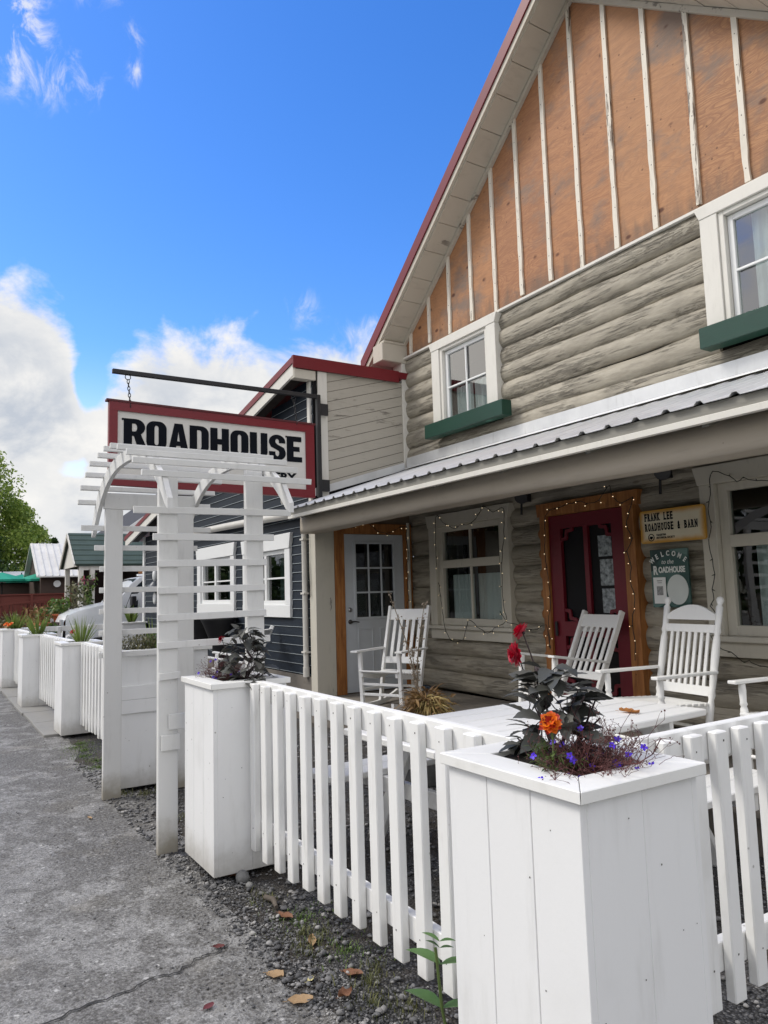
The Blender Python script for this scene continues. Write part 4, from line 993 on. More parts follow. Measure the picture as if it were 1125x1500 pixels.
lights([(-6.51,5.60,1.23),(-6.4,5.62,1.11),(-6.28,5.64,1.09),(-6.14,5.66,1.04),(-5.96,5.64,1.04),(-5.85,5.66,1.09),(-5.80,5.66,0.84),(-5.80,5.66,1.13),(-5.76,5.66,1.35),(-5.78,5.66,1.6),(-5.80,5.66,1.82),(-5.79,5.66,2.12),(-5.73,5.66,2.28),(-5.52,5.66,2.32),(-5.29,5.66,2.35),(-5.23,5.66,2.33),(-5.08,5.66,2.31),(-4.95,5.66,2.4),(-4.88,5.66,2.46),(-4.84,5.66,2.33),(-4.73,5.66,2.27),(-4.62,5.66,2.31),(-4.65,5.65,2.18),(-4.70,5.65,2.05),(-4.64,5.65,1.92),(-4.71,5.65,1.81),(-4.67,5.65,1.65),(-4.70,5.65,1.52),(-4.66,5.65,1.35),(-4.70,5.65,1.17),(-4.69,5.65,1.0),(-4.70,5.65,0.79)], 'fairy lights framing the burgundy screen door', (0,-1,0))
lights([(-2.5,5.66,2.30),(-2.8,5.66,2.36),(-3.1,5.66,2.27),(-3.39,5.66,2.29),(-3.5,5.66,2.33),(-3.56,5.66,2.31),(-3.62,5.66,2.36),(-3.77,5.66,2.42),(-3.80,5.66,2.35),(-3.80,5.64,2.23),(-3.82,5.63,2.11),(-3.81,5.63,1.96),(-3.84,5.63,1.81),(-3.84,5.66,1.68),(-3.83,5.66,1.56),(-3.86,5.66,1.44),(-3.85,5.66,1.35),(-3.89,5.66,1.29),(-3.83,5.66,1.22),(-3.88,5.62,1.05),(-3.79,5.62,0.94),(-3.7,5.62,0.92),(-3.61,5.62,0.85),(-3.56,5.62,0.87),(-3.47,5.62,0.83),(-3.1,5.62,0.80),(-2.7,5.62,0.84)], 'unlit string of small lamps down the side of the large right-hand window', (0,-1,0), lamp=CLEAR)
# ------------------------------------------------------------------ arbor
AR = thing('garden_arbor', 'white wooden trellis arbor with arched top over the path', 'arbor', (-5.3, 1.58, 0))
for (y0, y1) in ((1.235,1.352),(1.80,1.917)):
    mb = MB(); mb.box(-4.60,-4.555,y0,y1,0.0,2.36); mb.build('post', ARBOR, AR, bevel=0.003)
    mb = MB(); mb.box(-6.068,-6.022,y0-0.015,y1,0.0,2.20); mb.build('post', ARBOR, AR, bevel=0.003)
mb = MB(); mb.box(-6.066,-6.024,1.21,1.95,2.202,2.33); mb.build('side_beam', ARBOR, AR, bevel=0.003)
rs = [(2.035,1.08,2.11),(1.873,1.195,1.985),(1.71,1.225,1.935),(1.546,1.225,1.92),(1.382,1.225,1.925),(1.217,1.225,1.95),(1.032,1.235,1.36)]
for z, a, b in rs:
    mb = MB(); mb.bar((-4.545,a,z-0.004),(-4.545,b,z+random.uniform(0,0.006)),0.018,0.042); mb.build('slat', ARBOR, AR, bevel=0.002)
for z, a, b in ((0.76,1.29,1.40),(0.64,1.25,1.36)):
    mb = MB(); mb.box(-4.553,-4.535,a,b,z-0.045,z+0.045); mb.build('slat', ARBOR, AR, bevel=0.002)
ls = [(2.055,1.05,2.08),(1.90,1.15,1.965),(1.735,1.19,1.93),(1.57,1.19,1.93),(1.405,1.19,1.93),(1.24,1.19,1.93),(1.07,1.19,1.93)]
for z, a, b in ls:
    mb = MB(); mb.box(-6.088,-6.07,a,b,z-0.021,z+0.021); mb.build('slat', ARBOR, AR, bevel=0.002)
tops = [(-6.20,2.278),(-6.06,2.374),(-5.90,2.452),(-5.71,2.507),(-5.52,2.538),(-5.29,2.545),(-5.07,2.525),(-4.84,2.476),(-4.63,2.408),(-4.44,2.325),(-4.27,2.225)]
outer = [(-6.335,2.07)]+[(x, z-0.026) for x, z in tops]+[(-4.16,2.06)]
def inner_z(x):
    t = abs(x+5.25)/0.93
    return 2.42-0.36*min(t,1)**2.3 if t < 1 else 2.06
inner = [(x, inner_z(x)) for x in [-4.33-0.1*i for i in range(19)]]
inner = [p for p in inner if -6.20 < p[0] < -4.30]
for (y0, y1) in ((1.175,1.205),(1.925,1.955)):
    mb = MB(); O = [( -6.335+(2.175)*i/40) for i in range(41)]
    def oz(x):
        for (xa, za), (xb, zb) in zip(outer[:-1], outer[1:]):
            if xa-1e-6 <= x <= xb+1e-6: return za+(zb-za)*(x-xa)/(xb-xa)
        return 2.06
    def iz(x):
        t = abs(x+5.2475); 
        return 2.43-0.415*(t/1.045)**2.6 if t < 1.045 else 2.0
    for i in range(40):
        xa, xb = O[i], O[i+1]
        a0, a1 = min(iz(xa), oz(xa)-0.004), min(iz(xb), oz(xb)-0.004)
        mb.prism([(xa,y0,a0),(xb,y0,a1),(xb,y0,oz(xb)),(xa,y0,oz(xa))], (0,y1-y0,0))
    mb.build('arch', ARBOR, AR, fix=True)
for i, (x, z) in enumerate(tops):
    a = math.atan2(tops[min(i+1,10)][1]-tops[max(i-1,0)][1], tops[min(i+1,10)][0]-tops[max(i-1,0)][0])
    mb = MB(); mb.obox((x,1.585+random.uniform(-.012,.012),z-0.010), (0.032,1.07,0.036), Matrix.Rotation(-a*0.25,3,'Y')); mb.build('top_slat', ARBOR, AR, bevel=0.002)

# ------------------------------------------------------------------ planters and fences
def planter(label, x, y, h=1.03, w=0.505, d=0.43, cw=0.545, cd=0.465, wide=False):
    t = thing('planter_box', label, 'planter', (x, y, 0), 'white planter boxes along the fence')
    z0, z1 = 0.03, h-0.03; g = 0.0012; mb = MB(); th = 0.022
    nb = 3 if not wide else 1
    for k in range(nb):
        a, b = -w/2+w*k/nb+g, -w/2+w*(k+1)/nb-g
        mb.box(x+a, x+b, y-d/2, y-d/2+th, z0, z1); mb.box(x+a, x+b, y+d/2-th, y+d/2, z0, z1)
    nd = 2 if not wide else 1
    for k in range(nd):
        a, b = -d/2+th+(d-2*th)*k/nd+g*(k>0)*0.6, -d/2+th+(d-2*th)*(k+1)/nd
        mb.box(x-w/2+0.0005, x-w/2+th, y+a, y+b, z0, z1); mb.box(x+w/2-th, x+w/2-0.0005, y+a, y+b, z0, z1)
    if wide:
        for (a, b) in ((0.60,0.704),(0.706,0.812)): mb.box(x+w/2, x+w/2+0.02, y-d/2+0.01, y+d/2-0.01, a, b)
    for k in range(7):
        u = random.uniform(-.46,.46); zz = random.uniform(z0+.1,z1-.05); e = random.uniform(.0010,.0022)
        mb.add([(x+u*w-e,y-d/2-.0006,zz-e),(x+u*w+e,y-d/2-.0006,zz-e),(x+u*w+e,y-d/2-.0006,zz+e),(x+u*w-e,y-d/2-.0006,zz+e)], [(0,1,2,3)], 1)
        v = random.uniform(-.46,.46); zz = random.uniform(z0+.1,z1-.05)
        mb.add([(x+w/2+.0006,y+v*d-e,zz-e),(x+w/2+.0006,y+v*d+e,zz-e),(x+w/2+.0006,y+v*d+e,zz+e),(x+w/2+.0006,y+v*d-e,zz+e)], [(0,1,2,3)], 1)
    mb.build('box', [WHITE_BOX, NAIL], t, bevel=0.0015)
    mb = MB(); bw = 0.105; X, Y = cw/2, cd/2
    def mit(pts): mb.prism([(x+px, y+py, h-0.03) for px, py in pts], (0,0,0.03))
    e = 0.0012
    mit([(-X+e,-Y),(X-e,-Y),(X-bw-e,-Y+bw),(-X+bw+e,-Y+bw)]); mit([(X-e,Y),(-X+e,Y),(-X+bw+e,Y-bw),(X-bw-e,Y-bw)])
    mit([(X,-Y+e),(X,Y-e),(X-bw,Y-bw-e),(X-bw,-Y+bw+e)]); mit([(-X,Y-e),(-X,-Y+e),(-X+bw,-Y+bw+e),(-X+bw,Y-bw-e)])
    mb.build('cap', WHITE_CAP, t, bevel=0.002, fix=True)
    mb = MB(); n = 14; vs = []; fs = []
    for j in range(n+1):
        for i in range(n+1):
            vs.append((x-w/2+th+(w-2*th)*i/n, y-d/2+th+(d-2*th)*j/n, h-0.022+random.uniform(-.012,.012)))
    for j in range(n):
        for i in range(n): a = j*(n+1)+i; fs.append((a,a+1,a+n+2,a+n+1))
    mb.add(vs, fs, 0, True); mb.build('soil', SOIL, t)
    return t
planter('nearest white planter box at the fence corner, dark dahlia growing out of its top', -1.5275, 1.5275)
planter('white planter box right against the near side of the arbor', -4.195, 1.575)
planter('wide white planter box with two proud boards, just beyond the arbor', -6.46, 1.72, 1.09, 0.60, 0.72, 0.66, 0.78, True)
planter('white planter box with tall grass and a red bloom, first beyond the arbor fence', -9.2, 1.585)
planter('white planter box with broad iris leaves, second beyond the arbor fence', -11.98, 1.49)
planter('white planter box at the left edge with orange flowers, farthest of the row', -14.85, 1.48)
def fence(label, p0, p1, face, top=1.03, bot=0.135, pitch=0.1575, pw=0.063, pt=0.035, start=None):
    """pickets on the 'face' side (unit vector), rails behind"""
    p0 = Vector((*p0,0)); p1 = Vector((*p1,0)); d = (p1-p0); L = d.length; d.normalize(); f = Vector((*face,0))
    t = thing('picket_fence', label, 'fence', tuple((p0+p1)/2), 'white picket fence panels')
    n = int((L-0.04)/pitch)+1; off = (L-(n-1)*pitch)/2 if start is None else start
    M = Matrix((d, -f, Vector((0,0,1)))).transposed()
    for k in range(n):
        s = off+k*pitch
        if s > L-0.02: break
        c = p0+d*(s+random.uniform(-.004,.004))+f*(0.02+pt/2+0.001); zb = bot+random.uniform(-.012,.012); zt = top-0.012+random.uniform(-.006,.005)
        mb = MB(); lean = Matrix.Rotation(random.uniform(-.006,.006),3,'Y')
        mb.obox(c+Vector((0,0,(zb+zt)/2)), (pw+random.uniform(-.003,.003), pt, zt-zb), M @ lean)
        for zz in (top-0.055+random.uniform(-.015,.015), bot+0.12+random.uniform(-.015,.015)):
            q = c+f*(pt/2+.0008)+d*random.uniform(-.012,.012); e = random.uniform(.0022,.0034); mb.add([q-d*e+Vector((0,0,zz-e)), q+d*e+Vector((0,0,zz-e)), q+d*e+Vector((0,0,zz+e)), q-d*e+Vector((0,0,zz+e))], [(0,1,2,3)], 1)
        mb.build('picket', [WHITE, NAIL], t, bevel=0.004)
    for (za, zb) in ((top-0.105, top),(bot+0.075, bot+0.165)):
        mb = MB(); mb.obox((p0+p1)/2+Vector((0,0,(za+zb)/2)), (L, 0.038, zb-za), M); mb.build('rail', WHITE, t, bevel=0.003)
    return t
fence('white picket fence panel between the nearest planter and the arbor', (-3.925,1.61), (-1.825,1.61), (0,-1), start=0.04)
fence('white picket fence running back from the nearest planter at the right edge', (-1.575,1.78), (-1.575,4.3), (1,0), pitch=0.128, pw=0.06, bot=0.2, start=0.055)
fence('white picket fence panel just past the arbor', (-8.92,1.61), (-6.77,1.61), (0,-1))
fence('white picket fence panel between the two planters beyond the arbor', (-11.70,1.54), (-9.48,1.58), (0,-1))
fence('farthest white picket fence panel down the street', (-14.57,1.50), (-12.26,1.52), (0,-1))
fence('low white fence across the far end of the yard in front of the van', (-17.0,1.9), (-17.0,3.75), (1,0), top=0.97, pitch=0.30)
planter('small white planter with a tall grass clump beside the far corner of the blue house', -16.95, 4.0, 0.99, 0.5, 0.5, 0.56, 0.56)

# ------------------------------------------------------------------ picnic table
def picnic():
    t = thing('picnic_table', 'white plank picnic table with built-on benches inside the fence', 'table', (0,0,0))
    L, W = 1.92, 1.0; mb = MB(); n = 6; pw = W/n
    for k in range(n):
        x = -W/2+pw*k; mb.box(x+0.008, x+pw-0.008, -L/2+random.uniform(-.006,.006), L/2+random.uniform(-.006,.006), 0.712, 0.75)
    mb.build('tabletop', TABLEW, t, bevel=0.006)
    for s in (-1, 1):
        mb = MB()
        for k in (0, 1): mb.box(s*0.80-0.15+0.152*k+0.003, s*0.80-0.15+0.152*k+0.149, -L/2+0.02*k, L/2, 0.412, 0.45)
        mb.build('bench', TABLEW, t, bevel=0.005)
    for y in (-0.62, 0.62):
        for s in (-1, 1):
            mb = MB(); mb.bar((s*0.30,y,0.71),(s*0.72,y,0.0),0.09,0.038,(0,1,0)); mb.build('leg', TABLEW, t, bevel=0.004)
        mb = MB(); mb.box(-0.93,0.93,y+0.021,y+0.058,0.318,0.41); mb.box(-0.46,0.46,y+0.021,y+0.058,0.62,0.711); mb.build('crossbeam', TABLEW, t, bevel=0.004)
    mb = MB(); mb.bar((0,-0.60,0.37),(0,-0.10,0.70),0.038,0.085); mb.bar((0,0.60,0.37),(0,0.10,0.70),0.038,0.085); mb.build('brace', TABLEW, t, bevel=0.004)
    return t
put(picnic(), (-3.26, 3.0, 0.0), R_(2.5))

# ------------------------------------------------------------------ rocking chairs
def chair_a(label):
    t = thing('rocking_chair', label, 'rocking chair', (0,0,0), 'white rocking chairs on the porch')
    for s in (-1, 1):
        mb = MB(); pr = [(y, 0.028+0.28*(y-0.02)**2) for y in [-0.44+0.98*i/14 for i in range(15)]]
        for (ya, za), (yb, zb) in zip(pr[:-1], pr[1:]): mb.prism([(s*0.25-0.016,ya,za-0.026),(s*0.25-0.016,yb,zb-0.026),(s*0.25-0.016,yb,zb+0.026),(s*0.25-0.016,ya,za+0.026)], (0.032,0,0))
        mb.build('rocker', CHAIRW, t, fix=True)
        mb = MB(); mb.bar((s*0.25,-0.235,0.06),(s*0.25,-0.275,0.625),0.042,0.042,(0,1,0)); mb.build('leg', CHAIRW, t, bevel=0.004)
        mb = MB(); mb.bar((s*0.25,0.155,0.05),(s*0.255,0.245,0.42),0.034,0.055,(0,1,0)); mb.bar((s*0.255,0.243,0.415),(s*0.26,0.465,1.12),0.034,0.055,(0,1,0)); mb.build('back_post', CHAIRW, t, bevel=0.004)
        mb = MB(); mb.prism([(s*0.285-0.045,-0.35,0.628),(s*0.285+0.045,-0.35,0.628),(s*0.285+0.030,0.30,0.628),(s*0.285-0.015,0.30,0.628)], (0,0,0.022)); mb.build('arm', CHAIRW, t, bevel=0.004, fix=True)
    P = lambda z: 0.243+(z-0.415)*0.222/0.705
    mb = MB()
    mb.bar((-0.245,P(1.02),1.02),(0.245,P(1.02),1.02),0.022,0.13,(0,0.3,1)); mb.bar((-0.245,P(0.50),0.50),(0.245,P(0.50),0.50),0.022,0.075,(0,0.3,1))
    for k in range(5): x = -0.165+0.0825*k; mb.bar((x,P(0.53)-0.004,0.53),(x,P(0.965)-0.004,0.965),0.040,0.012,(0,-1,0.3))
    mb.build('backrest', CHAIRW, t, bevel=0.002)
    mb = MB()
    sp = [(-0.29+0.56*i/8) for i in range(9)]; sz = lambda y: 0.425-0.05*math.sin((y+0.29)/0.56*math.pi*0.75)
    for s in (-1, 1):
        for a, b in zip(sp[:-1], sp[1:]): mb.prism([(s*0.222-0.014,a,sz(a)-0.062),(s*0.222-0.014,b,sz(b)-0.062),(s*0.222-0.014,b,sz(b)-0.012),(s*0.222-0.014,a,sz(a)-0.012)], (0.028,0,0))
    for k in range(9): y = -0.285+0.064*k; mb.obox((0,y,sz(y)), (0.50,0.050,0.016), Matrix.Rotation(math.atan2(sz(y+.01)-sz(y-.01),.02),3,'X'))
    mb.build('seat', CHAIRW, t, bevel=0.002, fix=True)
    mb = MB()
    for z in (0.17, 0.28): mb.bar((-0.235,-0.245-z*0.01,z),(0.235,-0.245-z*0.01,z),0.02,0.028)
    for s in (-1, 1): mb.bar((s*0.25,-0.24,0.22),(s*0.25,0.19,0.20),0.02,0.028)
    mb.bar((-0.235,0.185,0.22),(0.235,0.185,0.22),0.02,0.028); mb.build('stretcher', CHAIRW, t, bevel=0.003)
    return t
def chair_b(label):
    t = thing('rocking_chair', label, 'rocking chair', (0,0,0), 'white rocking chairs on the porch')
    def turned(p0, p1, r, ball=False):
        p0, p1 = Vector(p0), Vector(p1); L = (p1-p0).length; pr = []
        for u, k in ((0,.8),(.06,1),(.30,1.0),(.34,.72),(.37,1.05),(.40,.8),(.45,.95),(.62,1.15),(.72,1),(.75,.72),(.77,1.05),(.80,.85),(.93,1.0)): pr.append((r*k, u*L))
        if ball: pr += [(r*.55,.945*L),(r*.8,.955*L),(r*1.1,.975*L),(r*.8,.993*L),(r*.2,L)]
        else: pr += [(r*.9, L)]
        m_ = MB(); m_.lathe(pr, p0, (p1-p0), 10); return m_
    for s in (-1, 1):
        mb = MB(); pr = [(y, 0.028+0.26*(y-0.02)**2) for y in [-0.44+0.98*i/14 for i in range(15)]]
        for (ya, za), (yb, zb) in zip(pr[:-1], pr[1:]): mb.prism([(s*0.255-0.014,ya,za-0.026),(s*0.255-0.014,yb,zb-0.026),(s*0.255-0.014,yb,zb+0.026),(s*0.255-0.014,ya,za+0.026)], (0.028,0,0))
        mb.build('rocker', CHAIRW, t, fix=True)
        turned((s*0.265,-0.24,0.06),(s*0.265,-0.255,0.63),0.024).build('leg', CHAIRW, t)
        turned((s*0.25,0.16,0.06),(s*0.255,0.42,1.19),0.026,True).build('back_post', CHAIRW, t)
        mb = MB(); mb.prism([(s*0.285-0.030,-0.33,0.632),(s*0.285+0.035,-0.33,0.632),(s*0.275+0.025,0.29,0.632),(s*0.275-0.012,0.29,0.632)], (0,0,0.022)); mb.build('arm', CHAIRW, t, bevel=0.004, fix=True)
    P = lambda z: 0.16+(z-0.06)*0.26/1.13
    mb = MB(); n = 14
    for i in range(n):
        xa, xb = -0.235+0.47*i/n, -0.235+0.47*(i+1)/n; za, zb = 1.055+0.075*math.cos(xa/0.235*math.pi/2), 1.055+0.075*math.cos(xb/0.235*math.pi/2)
        mb.prism([(xa,P(1.04)-0.01,1.015),(xb,P(1.04)-0.01,1.015),(xb,P(zb)-0.01,zb),(xa,P(za)-0.01,za)], (0,0.02,0))
    mb.bar((-0.235,P(0.95),0.95),(0.235,P(0.95),0.95),0.02,0.06,(0,0.23,1)); mb.bar((-0.235,P(0.50),0.50),(0.235,P(0.50),0.50),0.02,0.07,(0,0.23,1))
    for k in range(7): x = -0.174+0.058*k; mb.bar((x,P(0.53),0.53),(x,P(0.93),0.93),0.026,0.012,(0,-1,0.23))
    mb.build('backrest', CHAIRW, t, fix=True)
    mb = MB()
    for s in (-1, 1): mb.bar((s*0.235,-0.28,0.41),(s*0.235,0.23,0.38),0.028,0.05)
    for k in range(9): y = -0.285+0.062*k; mb.obox((0,y,0.442-0.055*(y+0.28)), (0.51,0.048,0.016))
    mb.build('seat', CHAIRW, t, bevel=0.002)
    mb = MB()
    for z in (0.17, 0.27): mb.tube([(-0.25,-0.243,z),(0.25,-0.243,z)], 0.013, 8)
    for s in (-1, 1): mb.tube([(s*0.26,-0.24,0.22),(s*0.255,0.19,0.22)], 0.013, 8)
    mb.tube([(-0.25,0.20,0.24),(0.25,0.20,0.24)], 0.013, 8); mb.build('stretcher', CHAIRW, t)
    return t
put(chair_a('white slatted rocking chair in front of the grey door'), (-7.213, 4.576, 0.195), 0.479)
c = copy_tree(bpy.data.objects['rocking_chair']); put(c, (-5.12, 5.04, 0.20), -0.12, 'white slatted rocking chair leaning back before the burgundy screen door', rx=R_(-8))
c = copy_tree(bpy.data.objects['rocking_chair']); put(c, (-9.9, 3.55, 0.03), -0.7, 'white slatted chair mostly hidden behind the dark plants of the planter by the arbor', rx=R_(-9))
b = chair_b('white rocking chair with round-topped back and ball finials below the green welcome sign'); put(b, (-3.72, 4.72, 0.195), -0.117)
c = copy_tree(b); put(c, (-2.68, 4.82, 0.195), -0.117, 'white rocking chair cut off by the right edge with only an arm showing')
# black urns before the blue wall
def urn(x, lab):
    t = MB(); t.lathe([(0.16,0.0),(0.17,0.05),(0.09,0.10),(0.08,0.45),(0.11,0.70),(0.16,0.85),(0.24,1.05),(0.28,1.13),(0.29,1.16),(0.25,1.16),(0.22,1.10)], (x,4.0,0.0), (0,0,1), 20)
    o = t.build('urn', BLACKM, at=(x,4.0,0)); tag(o, lab, 'urn', 'black urns by the blue wall')
urn(-12.12, 'tall black tapered urn against the blue wall, nearer the arbor post'); urn(-11.32, 'tall black tapered urn against the blue wall, nearer the white chair back')
# hanging ornament
t = thing('hanging_ornament', 'small white bird and heart ornament hanging near the far corner of the blue house', 'ornament', (-15.95, 4.24, 2.15))
mb = MB(); mb.tube([(-15.95,4.24,2.2),(-15.95,4.24,1.42)], 0.004, 4); mb.build('cord', WIRE, t)
mb = MB(); mb.ball((-15.95,4.24,1.97),0.11,8,6,0,(0.6,0.5,1.2)); mb.build('bird', WINW, t)
mb = MB(); mb.lathe([(0.16,0),(0.13,0.12),(0.05,0.2)], (-15.95,4.24,1.64), (0,0,1), 12); mb.build('bell', plain('dull_blue_metal', (0.08,0.09,0.11), 0.4), t)
mb = MB(); mb.ball((-15.95,4.24,1.49),0.12,8,6,0,(0.8,0.3,1.1)); mb.build('heart', WINW, t)
# ------------------------------------------------------------------ plants
def rv(s=1.0): return Vector((random.gauss(0,1),random.gauss(0,1),random.gauss(0,1)))*s
def leaf(mb, p, d, up, L, W, droop=0.3, fold=0.25, m=0, n=5, tooth=0.0, peak=0.42):
    p = Vector(p); d = Vector(d).normalized(); up = Vector(up); s = d.cross(up)
    if s.length < 1e-3: s = d.orthogonal()
    s.normalize(); up = s.cross(d).normalized(); vs = []; fs = []
    for i in range(n+1):
        t = i/n; w = W*0.5*(math.sin(math.pi*t**(math.log(0.5)/math.log(peak)))**0.9 if 0 < t < 1 else (0.10 if t == 0 else 0.0))
        if tooth and 0 < i < n: w *= 1+tooth*(1 if i % 2 else -1)
        c = p+d*(L*t)-Vector((0,0,1))*(droop*L*t*t)
        vs += [c-s*w+up*(fold*w), c, c+s*w+up*(fold*w)]
    for i in range(n): a = 3*i; fs += [(a,a+1,a+4,a+3),(a+1,a+2,a+5,a+4)]
    mb.add(vs, fs, m, True)
def stempath(p0, p1, bend=0.2, n=8):
    p0, p1 = Vector(p0), Vector(p1); side = rv(1); side.z = 0; L = (p1-p0).length
    return [p0.lerp(p1, i/n)+side.normalized()*(bend*L*math.sin(math.pi*i/n))*0.5 for i in range(n+1)]
def double_flower(mb, c, nrm, R, rings, m=0, m2=None, width=0.5, cup=0.3):
    c = Vector(c); nrm = Vector(nrm).normalized(); u = nrm.orthogonal().normalized(); w = nrm.cross(u)
    for k, (n, r, lift) in enumerate(rings):
        for i in range(n):
            a = 6.283*(i+0.5*(k%2))/n+random.uniform(-.12,.12); d = (u*math.cos(a)+w*math.sin(a)); rr = R*r*random.uniform(.88,1.08)
            q = (d+nrm*(lift)).normalized(); leaf(mb, c+d*(R*0.04)+nrm*(0.004*k), q, nrm, rr, R*width*random.uniform(.8,1.15), droop=0.0, fold=cup, m=(m2 if m2 is not None and random.random() < 0.45 else m), n=4, peak=0.62)
def dahlia(label, base, blooms, centre, R, nleaf, zlo, zhi, Lr, seed):
    random.seed(seed); t = thing('dahlia', label, 'plant', base); B = Vector(base); c = Vector(centre)
    sm = MB(); lf = MB(); stems = []
    for (p, nrm, r) in blooms:
        path = stempath(B+rv(.01)*Vector((1,1,0)).length, p, 0.12); stems.append(path); sm.tube(path, [0.0045-0.0028*i/8 for i in range(9)], 6)
    for k in range(9):
        a = random.random()*6.283; q = c+Vector((math.cos(a)*R[0]*.7, math.sin(a)*R[1]*.7, random.uniform(0,1)*R[2])); path = stempath(B, q, 0.18); stems.append(path); sm.tube(path, [0.0042-0.002*i/8 for i in range(9)], 6)
    for k in range(nleaf):
        a = random.random()*6.283; rr = random.random()**0.5; z = zlo+(zhi-zlo)*random.random()**1.15; taper = 1-0.62*((z-zlo)/(zhi-zlo))**1.3
        p = Vector((c.x+math.cos(a)*R[0]*rr*taper*.75, c.y+math.sin(a)*R[1]*rr*taper*.75, z))
        d = Vector((math.cos(a),math.sin(a),random.uniform(-.25,.5)))+rv(.25)
        L = random.uniform(*Lr); leaf(lf, p, d, Vector((0,0,1))+rv(.28), L, L*random.uniform(.48,.66), droop=random.uniform(.1,.5), fold=random.uniform(.1,.35), n=9, tooth=0.09, peak=0.36)
        st = min(stems, key=lambda s_: (s_[5]-p).length); sm.tube([st[min(6,len(st)-1)], (st[5]+p)/2, p], 0.0016, 4, caps=False)
    sm.build('stem', STEM, t); lf.build('foliage', DAHLIA, t)
    for (p, nrm, r) in blooms:
        mb = MB(); double_flower(mb, p, nrm, r, [(11,1.0,.02),(11,.95,.20),(9,.78,.5),(7,.55,1.0),(5,.35,2.0)], 0, None, .46); mb.ball(Vector(p)-Vector(nrm).normalized()*0.004, r*.16, 8, 5, 1); mb.build('bloom', [REDP, STEM], t)
    return t
def lobelia(label, base, R, H, n, nf, seed, trail=()):
    random.seed(seed); t = thing('lobelia', label, 'plant', base); B = Vector(base); sm = MB(); ends = []
    def sprig(p, d, L, r):
        pts = [Vector(p)]; d = Vector(d).normalized()
        for i in range(6):
            d = (d+rv(.26)).normalized(); pts.append(pts[-1]+d*L/6)
        sm.tube(pts, [r*(1-.09*i) for i in range(7)], 4, caps=False); return pts
    for k in range(n):
        a = random.random()*6.283; d = Vector((math.cos(a)*R[0],math.sin(a)*R[1],random.uniform(.1,1.0)*H)); L = d.length*random.uniform(.5,1.0)
        pts = sprig(B+Vector((random.uniform(-.5,.5)*R[0],random.uniform(-.5,.5)*R[1],0)), d, L, 0.0011)
        for q in pts[2:]:
            if random.random() < .6: e = sprig(q, rv(1)+Vector((0,0,.4)), random.uniform(.015,.05), 0.0007); ends.append(e[-1])
    for tr in trail:
        pts = [Vector(p) for p in tr]; sm.tube(pts, 0.0014, 5)
        for q in pts[1:]:
            for _ in range(5): e = sprig(q, rv(1)+Vector((0,0,.8)), random.uniform(.02,.055), 0.0008); ends.append(e[-1])
    for e in ends:
        if random.random() < .8: sm.ball(e, random.uniform(.0012,.0028), 5, 4)
    sm.build('stem', LOBST, t)
    random.shuffle(ends)
    for e in ends[:nf]:
        fl = MB()
        nrm = (e-B)*0.6+Vector((.45,-.6,.3))*0.2+rv(.03); 
        for i in range(5):
            nn = nrm.normalized(); u = nn.orthogonal().normalized(); w = nn.cross(u); a = 6.283*i/5+random.uniform(-.2,.2); d = u*math.cos(a)+w*math.sin(a)
            leaf(fl, e, d+nn*.25, nn, random.uniform(.008,.0125), .0075, .1, .1, n=3, peak=.6)
        fl.build('bloom', BLUEP, t)
    return t
def marigold(label, base, bloom, seed):
    random.seed(seed); t = thing('marigold', label, 'plant', base); B = Vector(base); lf = MB(); sm = MB()
    sm.tube(stempath(B, bloom, .1), 0.0028, 6)
    for k in range(26):
        a = random.random()*6.283; p = B+Vector((math.cos(a)*.03*random.random(), math.sin(a)*.03*random.random(), random.uniform(0.0,.09))); d = (Vector((math.cos(a),math.sin(a),random.uniform(.1,.9)))).normalized(); L = random.uniform(.04,.065)
        sm.tube([p, p+d*L*.6, p+d*L], 0.0009, 4, caps=False)
        for i in range(6):
            u = .2+.8*i/5
            for s in (-1,1): leaf(lf, p+d*L*u, d*.7+d.orthogonal().normalized()*s*.8+rv(.15), (0,0,1), random.uniform(.016,.026), .0055, .2, .2, n=3)
    sm.build('stem', GSTEM, t); lf.build('foliage', FEATHER, t)
    mb = MB(); double_flower(mb, bloom, (.50,-.62,.45), .033, [(9,1.0,.05),(9,.92,.3),(8,.75,.6),(6,.55,1.1)], 0, 1, .62, .45); nn = Vector((.50,-.62,.45)).normalized(); mb.ball(Vector(bloom)+nn*.008, .007, 8, 6, 2); mb.build('bloom', [ORANGEP, REDORP, plain('gold_eye', C(235,150,20), .6)], t)
    return t
